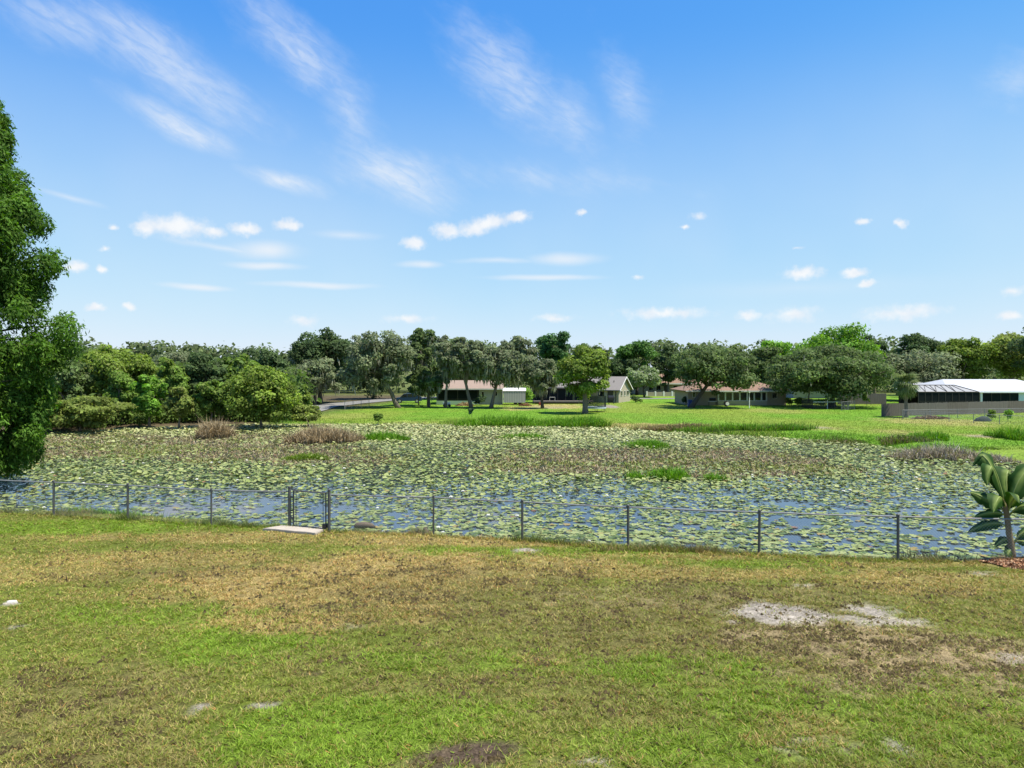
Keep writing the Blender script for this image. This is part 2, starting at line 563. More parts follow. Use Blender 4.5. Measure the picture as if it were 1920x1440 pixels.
SAND = [(1425, 1150, 95, 23), (1520, 1154, 95, 19, .95), (1632, 1146, 66, 20), (1680, 1166, 110, 11, .8), (1590, 1160, 90, 12, .8), (380, 1326, 19, 9), (496, 1323, 29, 9), (18, 1132, 22, 4.5), (985, 1031, 36, 5), (1118, 1425, 56, 15, .8),
        (1500, 1398, 50, 20, .5), (1690, 1400, 36, 22, .65), (1905, 1235, 46, 13, .7), (1505, 1097, 30, 6, .7), (22, 1176, 13, 5, .8), (1840, 1077, 40, 6, .5), (1560, 1400, 60, 14, .3), (640, 1175, 40, 8, .3)]
DIRT = [(880, 1413, 104, 28), (800, 1436, 60, 14, .8), (1050, 1432, 60, 12, .5), (590, 1260, 26, 5, .7), (1385, 1168, 26, 6, .7)]
BARE = [(1700, 1220, 280, 66, .8), (1520, 1200, 200, 34, .7), (1840, 1260, 120, 50, .6), (1250, 1120, 240, 24, .3)]
FAR_TAN = [(1180, 798, 150, 5, .9), (1040, 762, 60, 5, .9), (970, 766, 40, 4, .8), (1540, 803, 60, 5, .5), (1750, 790, 110, 9, .6), (1700, 812, 60, 8, .5), (1840, 818, 46, 5, .7), (760, 792, 90, 5, .5), (640, 780, 80, 6, .25), (1450, 770, 60, 5, .3)]
FAR_SAND = [(1143, 762, 18, 3.5), (1030, 764, 40, 2, .5), (1538, 802, 20, 2, .6), (1845, 818, 34, 2.5, .8)]

c_green = np.array((.205, .250, .040)); c_lush = np.array((.205, .310, .032)); c_tan = np.array((.47, .355, .135)); c_olive = np.array((.245, .210, .075))
c_sand = np.array((.235, .208, .172)); c_dirt = np.array((.075, .054, .036)); c_bare = np.array((.225, .17, .095)); c_far = np.array((.112, .222, .020)); c_far2 = np.array((.155, .215, .03))


def cover(x, y):
    d = {}
    d['tan'] = blobs(x, y, TAN, 1, .55); d['olive'] = blobs(x, y, OLIVE, 2, .55); d['lush'] = blobs(x, y, LUSH, 3, .5)
    d['sand'] = blobs(x, y, SAND, 4, .55); d['dirt'] = blobs(x, y, DIRT, 5, .3); d['bare'] = blobs(x, y, BARE, 6, .6)
    return d


def lerp(a, b, t):
    return a + (b - a) * t[..., None]


def build_ground():
    def axis(segs):
        out = []
        for a, b, s in segs:
            out.append(np.arange(a, b - 1e-6, s))
        return np.concatenate(out + [np.array([segs[-1][1]])])
    xs = axis([(-1500, -300, 200), (-300, -120, 20), (-120, -60, 3), (-60, -26, .7), (-26, 26, .2), (26, 60, .7), (60, 120, 3), (120, 300, 20), (300, 1500, 200)])
    ys = axis([(-40, 0, 8), (0, 6, 1), (6, 27, .19), (27, 72, .55), (72, 130, 1.2), (130, 200, 8), (200, 1800, 160)])
    X, Y = np.meshgrid(xs, ys)
    x, y = X.ravel(), Y.ravel()
    sd = np.full(x.shape, -30.0)
    near = (np.abs(x) < 90) & (y > 8) & (y < 100)
    sd[near] = pond_sd(x[near], y[near])
    z = ground_z(x, y, sd)
    c = cover(x, y)
    nz = fbm(x * .8, y * .8, 77, 4)
    col = np.tile(c_green, (len(x), 1))
    col = lerp(col, c_lush, c['lush'])
    col = lerp(col, c_tan, c['tan'] * sstep(.25, .6, nz + .15))
    col = lerp(col, c_olive, c['olive'] * .9)
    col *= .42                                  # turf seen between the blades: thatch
    col = lerp(col, c_bare, c['bare'])
    col = lerp(col, c_dirt, c['dirt'])
    col = lerp(col, c_sand, c['sand'])
    far = sstep(27, 30, y)
    nf = fbm(x * .12, y * .12, 90, 4)
    fc = lerp(np.tile(c_far, (len(x), 1)), c_far2, sstep(.35, .7, nf))
    fc = lerp(fc, np.array((.30, .25, .10)), blobs(x, y, FAR_TAN, 8, .5))
    fc = lerp(fc, c_sand * .9, blobs(x, y, FAR_SAND, 9, .3))
    wood = sstep(-20, -27, x - (y - 62) * .12) * sstep(50, 56, y)      # leaf litter under the wood on the left
    fc = lerp(fc, np.array((.075, .06, .035)), wood)
    fc = lerp(fc, np.array((.09, .11, .03)), sstep(125, 150, y))
    col = lerp(col, fc, far)
    bank = sstep(-.75, -.25, sd)
    col = lerp(col, np.array((.13, .105, .055)), bank * .8)
    col = lerp(col, np.array((.035, .03, .02)), sstep(-.05, .3, sd))
    nx, ny = len(xs), len(ys)
    i = np.arange(nx * ny).reshape(ny, nx)
    Fa = np.stack([i[:-1, :-1], i[:-1, 1:], i[1:, 1:], i[1:, :-1]], -1).reshape(-1, 4)
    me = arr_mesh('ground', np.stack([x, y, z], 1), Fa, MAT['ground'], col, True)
    tag(link('ground', me), kind='structure')
    w = MB()
    w.add([(-90, 15, 0), (70, 15, 0), (70, 85, 0), (-90, 85, 0)], [(0, 1, 2, 3)])
    tag(w.build('pond_water', MAT['water'], loc=(0, 0, WATER_Z)), kind='structure')


build_ground()


def blade_mesh(name, P, h, w, lean, col, mat, rng, tipcol=None, segs=1):
    """one triangle per blade; P (n,3) bases"""
    n = len(P)
    a = rng.uniform(0, 2 * np.pi, n)
    t = np.stack([np.cos(a), np.sin(a), np.zeros(n)], 1)
    b = rng.uniform(0, 2 * np.pi, n)
    ln = np.stack([np.cos(b), np.sin(b), np.zeros(n)], 1) * (lean * rng.uniform(.2, 1, n))[:, None]
    tip = P + (ln + np.array([0, 0, 1.0])) * h[:, None]
    V = np.stack([P - t * w[:, None] / 2, P + t * w[:, None] / 2, tip], 1).reshape(-1, 3)
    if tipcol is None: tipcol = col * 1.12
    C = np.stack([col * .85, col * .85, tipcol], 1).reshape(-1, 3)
    Fa = np.arange(3 * n).reshape(-1, 3)
    return arr_mesh(name, V, Fa, mat, np.clip(C, 0, .9))


def near_grass():
    rng = np.random.default_rng(11)
    n = 1250000
    # sample uniformly over the visible wedge of lawn, denser towards the camera
    D = 8.2 * (25.5 / 8.2) ** rng.uniform(0, 1, n) ** .9
    x = rng.uniform(-.80, .80, n) * D
    keep = (D < fence_y(x) + .75)
    x, y = x[keep], D[keep]
    c = cover(x, y)
    clump = fbm(x * 5.5, y * 5.5, 31, 3, .6)
    fine = fbm(x * 13, y * 13, 37, 2, .6)
    dens = (.10 + .95 * sstep(.36, .58, clump)) * (.30 + .8 * sstep(.34, .52, fine))
    dens = dens * (1 - .93 * c['sand']) * (1 - .93 * c['dirt']) * (1 - .62 * c['bare'])
    mbx, mby = gp(1925, 1058)
    dens = dens * (((x - mbx) / 1.2) ** 2 + ((y - mby) / .66) ** 2 > 1)
    keep = rng.uniform(0, 1, len(x)) < dens
    x, y, clump = x[keep], y[keep], clump[keep]
    c = {k: v[keep] for k, v in c.items()}
    n = len(x)
    print('near blades', n)
    u = rng.uniform(0, 1, n)
    col = np.tile(c_green, (n, 1))
    col[rng.uniform(0, 1, n) < .25] = c_olive * 1.25
    col[rng.uniform(0, 1, n) < .12] = c_tan * .8
    s = rng.uniform(0, 1, n) < c['lush'] * .85; col[s] = c_lush
    s = rng.uniform(0, 1, n) < c['tan'] * .78; col[s] = c_tan
    s = rng.uniform(0, 1, n) < c['olive'] * .5; col[s] = c_olive * 1.1
    s = rng.uniform(0, 1, n) < c['bare'] * .5; col[s] = c_bare
    s = (rng.uniform(0, 1, n) < .02 + c['tan'] * .06); col[s] = np.array((.40, .20, .07))
    big = fbm(x * .45, y * .45, 63, 3)
    col = col * (rng.uniform(.5, 1.5, n) * (.8 + .4 * big))[:, None]
    h = rng.uniform(.02, .055, n) * (.75 + .6 * clump) * (1 + .25 * c['lush'])
    fd = fence_y(x) - y
    h = h * np.where(np.abs(fd) < .25, 1.9, 1.0)
    w = rng.uniform(.010, .024, n) * (y / 12) ** .5
    P = np.stack([x, y, ground_z(x, y) - .004], 1)
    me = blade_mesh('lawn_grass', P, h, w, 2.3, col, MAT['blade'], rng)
    tag(link('lawn_grass', me), 'short mown grass, part green and part dried out, on the near lawn', 'grass', kind='stuff')
    # clods and dead clippings lying on the turf
    n = 330000
    D = 8.2 * (23.5 / 8.2) ** rng.uniform(0, 1, n)
    x = rng.uniform(-.78, .78, n) * D
    c = cover(x, D)
    cl = fbm(x * 2.2, D * 2.2, 83, 4, .6)
    p = np.clip(.05 + .65 * c['olive'] + .35 * c['tan'] + .6 * c['bare'] + .3 * c['dirt'], 0, 1) * sstep(.44, .72, cl) * (1 - c['sand'] * .85)
    keep = (rng.uniform(0, 1, n) < p) & (D < fence_y(x) - .3)
    x, y = x[keep], D[keep]
    n = len(x)
    r = (.008 + .036 * rng.uniform(0, 1, n) ** 4) * (y / 12) ** .5
    base = np.array([(1, 0, 0), (-.5, .87, 0), (-.5, -.87, 0), (0, 0, 1.0)])
    a = rng.uniform(0, 6.28, n); ca, sa = np.cos(a), np.sin(a)
    jit = rng.uniform(.6, 1.5, (n, 4, 3))
    B = base[None] * jit
    V = np.stack([B[..., 0] * ca[:, None] - B[..., 1] * sa[:, None], B[..., 0] * sa[:, None] + B[..., 1] * ca[:, None], B[..., 2] * .9], -1) * r[:, None, None]
    V += np.stack([x, y, ground_z(x, y) + .006], 1)[:, None]
    Fa = (np.array([(0, 1, 3), (1, 2, 3), (2, 0, 3)])[None] + 4 * np.arange(n)[:, None, None]).reshape(-1, 3)
    col = np.array((.050, .038, .018)) * rng.uniform(.5, 1.6, n)[:, None]
    me = arr_mesh('grass_clippings', V.reshape(-1, 3), Fa, MAT['soil'], np.repeat(col, 4, 0))
    tag(link('grass_clippings', me), 'dark dried clippings and crumbs of soil strewn over the brown lawn', 'clippings', kind='stuff')
    print('clods', n)


near_grass()


def grass_patch(name, x, y, h0, h1, w0, w1, lean, cols, label, cat, seed, mat='blade', z=None, kind='stuff', parent=None, zoff=-.01):
    rng = np.random.default_rng(seed)
    n = len(x)
    k = rng.integers(0, len(cols), n)
    col = np.array(cols)[k] * rng.uniform(.65, 1.35, n)[:, None]
    if z is None: z = np.maximum(ground_z(x, y), WATER_Z - .05)
    P = np.stack([x, y, z + zoff], 1)
    me = blade_mesh(name, P, rng.uniform(h0, h1, n), rng.uniform(w0, w1, n), lean, col, MAT[mat], rng)
    o = link(name, me)
    tag(o, label, cat, kind=kind)
    return o


def far_grass():
    rng = np.random.default_rng(21)
    # turf of the lawn across the pond
    n = 360000
    D = 44 * (112 / 44) ** rng.uniform(0, 1, n)
    x = rng.uniform(-.34, .80, n) * D
    sd = pond_sd(x, D)
    bank = sstep(-4.0, -.4, sd)
    ok = (sd < .25)
    ragged = fbm(x * .25, D * .25, 101, 4)
    ok &= rng.uniform(0, 1, n) < np.where(bank > .05, 1, .55) * (1 - .85 * blobs(x, D, FAR_SAND, 9, .3))
    x, y, bank, ragged = x[ok], D[ok], bank[ok], ragged[ok]
    n = len(x); print('far blades', n)
    ft = blobs(x, y, FAR_TAN, 8, .5)
    col = np.tile(c_far, (n, 1))
    nf = fbm(x * .12, y * .12, 90, 4)
    col = lerp(col, c_far2, sstep(.35, .7, nf))
    s = rng.uniform(0, 1, n) < ft * .85; col[s] = np.array((.30, .24, .10))
    s = rng.uniform(0, 1, n) < bank * .40 * sstep(.4, .6, ragged); col[s] = np.array((.16, .13, .07))
    s = rng.uniform(0, 1, n) < bank * .5; col[s] = np.array((.085, .20, .015))
    tall = bank * (.25 + 1.1 * sstep(.42, .68, ragged))
    h = rng.uniform(.05, .10, n) + tall * rng.uniform(.05, .42, n)
    w = rng.uniform(.025, .05, n)
    col = col * rng.uniform(.7, 1.3, n)[:, None]
    P = np.stack([x, y, np.maximum(ground_z(x, y), WATER_Z) - .01], 1)
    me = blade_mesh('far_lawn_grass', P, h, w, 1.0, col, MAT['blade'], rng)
    tag(link('far_lawn_grass', me), 'bright green lawn grass and taller bank grass across the pond', 'grass', kind='stuff')


far_grass()

# ------------------------------------------------------------------ lilies and weeds on the pond
OPEN = [(250, 938, 90, 20), (430, 940, 130, 26), (530, 960, 90, 26), (770, 965, 75, 15), (700, 930, 60, 14), (850, 950, 60, 12), (960, 942, 80, 16), (1130, 960, 120, 18), (1090, 928, 110, 12), (1290, 955, 90, 20),
        (1480, 990, 95, 34), (1300, 990, 70, 10), (1640, 955, 150, 16), (1745, 938, 80, 14), (1790, 1010, 150, 36), (1640, 985, 90, 16), (900, 980, 60, 10), (1080, 985, 60, 8), (1500, 945, 120, 10), (1330, 925, 90, 8), (1900, 1020, 120, 40), (620, 960, 60, 20), (1180, 912, 140, 9, .7)]
WEED = [(280, 838, 280, 24), (520, 850, 200, 22), (180, 826, 140, 12), (420, 826, 150, 14), (1180, 862, 260, 26), (1400, 866, 180, 28), (1050, 880, 150, 12), (1300, 892, 170, 10, .8), (980, 872, 90, 10, .7), (900, 822, 90, 6, .5), (660, 862, 110, 14, .7)]


def wblobs(x, y, lst, seed, rag):
    r = np.zeros(np.shape(x))
    n = (fbm(x * .5, y * .5, 120 + seed, 4, .6) - .5) * 2 * rag
    for b in lst:
        px, py, rx, ry = b[:4]; w = b[4] if len(b) > 4 else 1.0
        cx, cy = gp(px, py, WATER_Z)
        ax = rx / F * cy
        ay = (gd(py - ry, WATER_Z) - gd(py + ry, WATER_Z)) / 2
        r = np.maximum(r, w * sstep(1.15, .6, np.sqrt(((x - cx) / ax) ** 2 + ((y - cy) / ay) ** 2) * (1.12 if seed == 1 else 1) + n))
    return r


def pad_shape(n=9, cup=.06, rng=random):
    """unit lily pad with its notch: rim points and a sunken centre"""
    V = [(0, 0, 0)]
    for i in range(n):
        t = .16 + (2 * math.pi - .32) * i / (n - 1)
        r = 1 + rng.uniform(-.06, .06)
        V.append((r * math.cos(t), r * math.sin(t), cup * rng.uniform(-.2, 1.0)))
    Fs = [(0, i, i + 1) for i in range(1, n)]
    return np.array(V), np.array(Fs)


def far_(y):
    return sstep(44, 54, y)


def lilies():
    rng = np.random.default_rng(33)
    step = .158
    gxs, gys = np.meshgrid(np.arange(-62, 44, step), np.arange(18, 70, step))
    x = (gxs + rng.uniform(-.5, .5, gxs.shape) * step * 1.5).ravel(); y = (gys + rng.uniform(-.5, .5, gys.shape) * step * 1.5).ravel()
    vis = (np.abs(x) < .78 * y + 1)
    x, y = x[vis], y[vis]
    sd = pond_sd(x, y)
    k = sd > .12
    x, y, sd = x[k], y[k], sd[k]
    op = wblobs(x, y, OPEN, 1, .6); wd = wblobs(x, y, WEED, 2, .5)
    cl = fbm(x * .55, y * .9, 140, 4, .6)
    fine = fbm(x * 1.6, y * 2.2, 150, 3, .6)
    nearz = sstep(34, 27, y)
    streak = fbm(x * .45, y * 2.6, 155, 4, .6)
    dens = 1.04 - .40 * sstep(.48, .36, streak) * (1 - far_(y)) - .18 * nearz * sstep(.60, .38, cl) - .22 * sstep(.62, .38, fine)
    dens = dens * (1 - .86 * op * sstep(.62, .42, fine)) * (1 - .80 * wd)
    k = rng.uniform(0, 1, len(x)) < dens
    x, y, wd, op = x[k], y[k], wd[k], op[k]
    n = len(x)
    R = rng.uniform(.055, .128, n) * (1 + .25 * sstep(28, 22, y)) * np.where(rng.uniform(0, 1, n) < .15, .7, 1)
    mid = sstep(26, 33, y)
    tilt = rng.uniform(0, 1, n) ** 2 * (.10 + .48 * mid)
    far = sstep(48, 60, y)
    tilt = tilt + far * rng.uniform(0, .35, n)
    zz = WATER_Z + .006 + rng.uniform(0, .02, n) + mid * rng.uniform(0, .17, n) + tilt * R * .8
    az = rng.uniform(0, 6.283, n); ta = rng.uniform(0, 6.283, n)
    u = rng.uniform(0, 1, n)
    cA, cB, cC = np.array((.185, .232, .058)), np.array((.305, .335, .125)), np.array((.088, .130, .030))
    col = lerp(np.tile(cA, (n, 1)), cB, rng.uniform(0, 1, n))
    s = u < .30; col[s] = cC
    s = u > .975; col[s] = np.array((.26, .20, .06))
    s = u > .995; col[s] = np.array((.22, .12, .06))
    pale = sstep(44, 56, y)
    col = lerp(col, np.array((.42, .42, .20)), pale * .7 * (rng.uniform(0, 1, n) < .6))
    col = lerp(col, np.array((.20, .15, .07)), wd * .6 * (rng.uniform(0, 1, n) < .5))
    order = np.argsort(y)
    idx = order[:300]
    rest = order[300:]
    print('pads', n)

    def rot(V, i):
        ca, sa = np.cos(az[i]), np.sin(az[i])
        vx = V[None, :, 0] * ca[:, None] - V[None, :, 1] * sa[:, None]
        vy = V[None, :, 0] * sa[:, None] + V[None, :, 1] * ca[:, None]
        vz = np.repeat(V[None, :, 2], len(i), 0)
        # tilt about axis ta
        c, s_ = np.cos(ta[i])[:, None], np.sin(ta[i])[:, None]
        d = vx * c + vy * s_
        ct, st = np.cos(tilt[i])[:, None], np.sin(tilt[i])[:, None]
        nd = d * ct - vz * st; nzv = d * st + vz * ct
        return np.stack([vx + (nd - d) * c, vy + (nd - d) * s_, nzv], -1)
    shapes = [pad_shape(8, c, random.Random(s)) for s, c in enumerate((.10, .28, .16, .42))]
    allV, allF, allC, off = [], [], [], 0
    near_n = int((y[rest] < 40).sum())
    fshapes = [pad_shape(6, c, random.Random(9 + s)) for s, c in enumerate((.10, .3, .2, .45))]
    for s in range(8):
        i = rest[:near_n][s::4] if s < 4 else rest[near_n:][s - 4::4]
        V, Fs = shapes[s] if s < 4 else fshapes[s - 4]
        W = rot(V, i) * R[i][:, None, None] + np.stack([x[i], y[i], zz[i]], 1)[:, None]
        allV.append(W.reshape(-1, 3)); allC.append(np.repeat(col[i], len(V), 0))
        allF.append((Fs[None] + (np.arange(len(i)) * len(V))[:, None, None] + off).reshape(-1, 3)); off += len(i) * len(V)
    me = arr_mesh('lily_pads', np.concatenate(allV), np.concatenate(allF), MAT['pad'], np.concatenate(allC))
    tag(link('lily_pads', me), 'dense mat of pale green lily pads covering the pond', 'lily pads', kind='stuff')
    # the pads nearest the fence, one by one
    shapes = [pad_shape(14, .07, random.Random(40 + s)) for s in range(6)]
    tones = [cA, cB, cC, cA * 1.15, cB * .9, cB * 1.1, np.array((.30, .22, .06))]
    lib = {}
    for q, i in enumerate(idx):
        s = q % 6
        t = int(np.argmin([np.abs(col[i] - c).sum() for c in tones]))
        if (s, t) not in lib:
            V, Fs = shapes[s]
            lib[(s, t)] = arr_mesh('lily_pad', V, Fs, MAT['pad'], np.repeat(tones[t][None], len(V), 0))
        o = link('lily_pad', lib[(s, t)], loc=(float(x[i]), float(y[i]), float(zz[i])))
        r = float(R[i])
        o.scale = (r, r, r)
        o.rotation_euler = (float(tilt[i] * math.cos(ta[i])), float(tilt[i] * math.sin(ta[i])), float(az[i]))
        tag(o, 'single lily pad floating in the water closest to the wire fence', 'lily pad', 'lily pads along the wire fence')
    # flowers
    b = MB()
    for ring, (r, h, k) in enumerate(((1.0, .45, 8), (.65, .85, 6))):
        for j in range(k):
            a = 2 * math.pi * (j + .5 * ring) / k
            ca, sa = math.cos(a), math.sin(a); wd_ = .26
            b.add([(0, 0, .05), (r * .6 * ca - wd_ * sa, r * .6 * sa + wd_ * ca, h * .45), (r * ca, r * sa, h), (r * .6 * ca + wd_ * sa, r * .6 * sa - wd_ * ca, h * .45)], [(0, 1, 2, 3)])
    f0 = b.build('water_lily_flower', MAT['petal'])
    fme = f0.data
    cand = rng.permutation(n)
    cnt = 0
    for i in cand:
        if wd[i] > .3 or op[i] > .6 or y[i] > 52: continue
        o = f0 if cnt == 0 else link('water_lily_flower', fme)
        o.location = (float(x[i]) + .1, float(y[i]), float(zz[i]) + .05)
        r = float(rng.uniform(.055, .095)); o.scale = (r, r, r); o.rotation_euler[2] = float(rng.uniform(0, 6))
        tag(o, 'small white water lily flower open among the lily pads', 'flower', 'white flowers on the pond')
        cnt += 1
        if cnt >= 140: break
    # low reddish brown weeds between the pads
    m = 420000
    wx = rng.uniform(-50, 34, m); wy = 26 * (64 / 26) ** rng.uniform(0, 1, m)
    k = np.abs(wx) < .78 * wy
    wx, wy = wx[k], wy[k]
    w2 = wblobs(wx, wy, WEED, 2, .5)
    k = (rng.uniform(0, 1, len(wx)) < w2 * .75) & (pond_sd(wx, wy) > .2)
    wx, wy = wx[k], wy[k]
    print('weeds', len(wx))
    g = fbm(wx * .3, wy * .6, 160, 3)
    grp = g > .55
    for nm, sel, cols, lab in (('brown_pond_weed', ~grp, [(.27, .18, .105), (.22, .17, .09), (.33, .25, .15), (.42, .37, .24), (.19, .21, .06), (.26, .215, .15), (.17, .19, .055)], 'low reddish brown weeds growing up through the pond'),
                               ('green_pond_weed', grp, [(.19, .25, .045), (.22, .22, .06), (.26, .20, .10), (.15, .20, .045), (.34, .33, .17)], 'low olive green weeds growing up through the pond')):
        grass_patch(nm, wx[sel], wy[sel],   .05, .20, .05, .13, 1.6, cols, lab, 'weeds', 61, 'dry', z=np.full(int(sel.sum()), WATER_Z), kind='stuff')


lilies()


def clump(name, px, py, rx, ry, n, h0, h1, w0, w1, lean, cols, label, cat, seed, mat='blade', z=WATER_Z, dome=True):
    """one clump of stalks rooted in a small ellipse"""
    rng = np.random.default_rng(seed)
    cx, cy = gp(px, py, z)
    ax = rx / F * cy
    ay = ry
    r = np.sqrt(rng.uniform(0, 1, n)); a = rng.uniform(0, 6.283, n)
    edge = 1 + .25 * np.sin(3 * a + seed) + .15 * np.sin(7 * a)
    x = r * np.cos(a) * ax * edge; y = r * np.sin(a) * ay * edge
    top = np.sqrt(np.clip(1 - (r * .92) ** 2, .1, 1)) if dome else np.ones(n)
    k = rng.integers(0, len(cols), n)
    col = np.array(cols)[k] * rng.uniform(.6, 1.4, n)[:, None]
    zz = (ground_z(cx + x, cy + y) if z != WATER_Z else np.full(n, WATER_Z)) - .02
    h = rng.uniform(h0, h1, n) * top
    w = rng.uniform(w0, w1, n)
    P = np.stack([x, y, zz], 1)
    out = np.stack([x / ax, y / ay, np.zeros(n)], 1)
    aa = rng.uniform(0, 6.283, n)
    t = np.stack([np.cos(aa), np.sin(aa), np.zeros(n)], 1) * w[:, None] * .5
    mid = P + np.array([0, 0, 1.0]) * (h * .62)[:, None] + (out * .35 * lean + rng.normal(0, .12, (n, 3))) * h[:, None]
    tip = P + np.array([0, 0, 1.0]) * h[:, None] * rng.uniform(.65, 1.05, n)[:, None] + (out * lean + rng.normal(0, .28, (n, 3))) * h[:, None]
    V = np.stack([P - t, P + t, mid + t * .8, tip, mid - t * .8], 1).reshape(-1, 3)
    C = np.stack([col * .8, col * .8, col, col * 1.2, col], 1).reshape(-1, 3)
    i = 5 * np.arange(n)[:, None]
    Fa = np.concatenate([i + np.array([[0, 1, 2]]), i + np.array([[0, 2, 4]]), i + np.array([[4, 2, 3]])])
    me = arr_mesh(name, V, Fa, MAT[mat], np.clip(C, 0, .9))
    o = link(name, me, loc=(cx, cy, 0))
    tag(o, label, cat)
    return o


STRAW = [(.37, .29, .17), (.29, .22, .12), (.46, .375, .24), (.20, .15, .08)]
GREEN = [(.11, .27, .014), (.15, .31, .02), (.085, .20, .012), (.17, .28, .04)]
clump('dry_reed_clump', 401, 822, 25, 1.2, 2600, .9, 1.55, .03, .06, .55, STRAW, 'small round tussock of dry brown reeds in the left of the pond', 'reeds', 1, 'dry')
clump('dry_reed_clump', 605, 830, 60, 1.6, 5200, .8, 1.35, .03, .06, .4, STRAW, 'broad mound of dry brown reeds rising from the pond beside green grass', 'reeds', 2, 'dry')
clump('marsh_grass_clump', 715, 826, 52, 1.6, 3600, .35, .75, .03, .06, .4, GREEN, 'bright green marsh grass beside the broad brown reed mound', 'grass', 3)
clump('marsh_grass_clump', 985, 822, 45, 1.3, 1700, .2, .55, .03, .06, .4, GREEN, 'green marsh grass patch in the pond near its far shore', 'grass', 4)
clump('marsh_grass_clump', 1215, 838, 40, 1.6, 2200, .25, .62, .03, .06, .4, GREEN, 'green grass tuft standing among pads right of the pond centre', 'grass', 5)
clump('marsh_grass_clump', 1257, 898, 34, .8, 1500, .35, .68, .025, .05, .45, GREEN, 'yellow green grass tuft at the near edge of the brown weeds', 'grass', 6)
clump('marsh_grass_clump', 1190, 899, 16, .4, 700, .25, .5, .025, .045, .45, GREEN, 'thin grass tuft left of the yellow green tuft on the pond', 'grass', 7)
clump('marsh_grass_clump', 1340, 902, 22, .6, 420, .25, .5, .025, .045, .45, GREEN, 'small grass tuft right of the yellow green tuft on the pond', 'grass', 8)
clump('marsh_grass_clump', 575, 862, 40, .8, 2200, .2, .45, .03, .05, .5, [(.17, .26, .03), (.13, .20, .02)], 'sparse yellowish grass growing in the pond below the reed mound', 'grass', 9)
PURP = [(.38, .325, .25), (.28, .24, .18), (.48, .425, .34), (.18, .15, .10), (.20, .21, .06)]
clump('dry_reed_bank', 1760, 862, 82, 1.2, 5200, .45, 1.0, .025, .05, .3, PURP, 'long bank of dry purplish grey reeds at the right shore', 'reeds', 10, 'dry')
clump('dry_reed_bank', 1858, 868, 42, .8, 2000, .25, .62, .025, .05, .3, PURP, 'low tail end of dry grey reeds nearest the banana plant', 'reeds', 11, 'dry')
clump('bank_weed_clump', 1580, 832, 60, .8, 1500, .2, .5, .025, .05, .3, [(.12, .19, .02), (.17, .13, .08), (.10, .14, .02)], 'mixed green and brown weeds on the bank below the large oak', 'weeds', 12, z=WATER_Z)
clump('bank_weed_clump', 1745, 822, 30, 1.5, 1500, .3, .7, .03, .06, .4, GREEN, 'lush green weeds on the bank behind the dry purplish reeds', 'weeds', 13, z=0.0)
clump('bank_weed_clump', 1898, 822, 26, 1.8, 1700, .4, .95, .03, .06, .4, GREEN, 'tall green weeds on the bank at the right edge', 'weeds', 14, z=0.0)
clump('bank_weed_clump', 1690, 832, 45, 1.2, 1500, .25, .6, .03, .05, .4, [(.12, .17, .03), (.19, .15, .09), (.13, .21, .02)], 'olive and brown weeds on the bank left of the purplish reeds', 'weeds', 15, z=-.2)
clump('tall_bank_grass', 935, 797, 70, 1.5, 5000, .35, .95, .03, .07, .4, GREEN, 'tall bright green grass on the far shore in front of the round oak', 'grass', 16, z=-.2, dome=False)
clump('tall_bank_grass', 1060, 798, 80, 1.5, 4600, .3, .8, .03, .07, .4, GREEN, 'tall green grass on the far shore in front of the trampoline', 'grass', 17, z=-.2, dome=False)
clump('tall_bank_grass', 1420, 810, 110, 1.2, 3600, .25, .6, .03, .06, .4, GREEN + [(.12, .12, .04)], 'rough green grass on the far shore in front of the brown tiled house', 'grass', 18, z=-.2, dome=False)
clump('tall_bank_grass', 1260, 806, 60, .8, 2600, .2, .5, .03, .06, .4, [(.32, .25, .12), (.24, .18, .10), (.15, .16, .05)], 'straw coloured dry grass strip on the far shore', 'grass', 19, z=-.2, dome=False)
clump('fence_weed_clump', 250, 966, 120, .5, 2600, .12, .34, .02, .05, .5, [(.14, .27, .03), (.18, .30, .04), (.11, .2, .02)], 'leafy green weeds on the bank behind the left fence', 'weeds', 20, z=-.2, dome=False)
clump('fence_weed_clump', 1250, 1036, 160, .18, 1500, .06, .2, .01, .025, .5, [(.24, .19, .08), (.15, .17, .04)], 'dry tufts along the foot of the fence right of the middle', 'weeds', 21, z=-.05, dome=False)
clump('fence_weed_clump', 1745, 1047, 70, .25, 420, .12, .42, .008, .018, .5, [(.06, .07, .02), (.10, .10, .03), (.045, .04, .025)], 'thin dark weeds along the fence beside the mulch bed', 'weeds', 22, z=-.05, dome=False)

def bank_edge():
    rng = np.random.default_rng(29)
    n = 60000
    x = rng.uniform(-20, 15, n); y = fence_y(x) + rng.uniform(-.12, 1.0, n) ** 1.0
    ra = fbm(x * 1.1, y * 1.6, 171, 4, .6); rb = fbm(x * .35, y * .35, 175, 3)
    k = rng.uniform(0, 1, n) < .06 + .8 * sstep(.5, .66, ra)
    x, y, ra, rb = x[k], y[k], ra[k], rb[k]
    n = len(x)
    cols = np.array([(.30, .22, .09), (.24, .19, .075), (.17, .20, .04), (.14, .22, .03), (.09, .10, .035), (.20, .24, .05)])
    g = rng.integers(0, 3, n) + 3 * (rng.uniform(0, 1, n) < sstep(.42, .62, rb))
    col = cols[g] * rng.uniform(.6, 1.35, (n, 1))
    h = rng.uniform(.06, .15, n) * (1 + 1.5 * sstep(.58, .8, ra))
    P = np.stack([x, y, np.maximum(ground_z(x, y), WATER_Z) - .01], 1)
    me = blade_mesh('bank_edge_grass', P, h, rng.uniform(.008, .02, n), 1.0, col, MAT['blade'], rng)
    tag(link('bank_edge_grass', me), 'ragged dry and green grass along the water edge under the near fence', 'grass', kind='stuff')
    print('bank', n)


bank_edge()

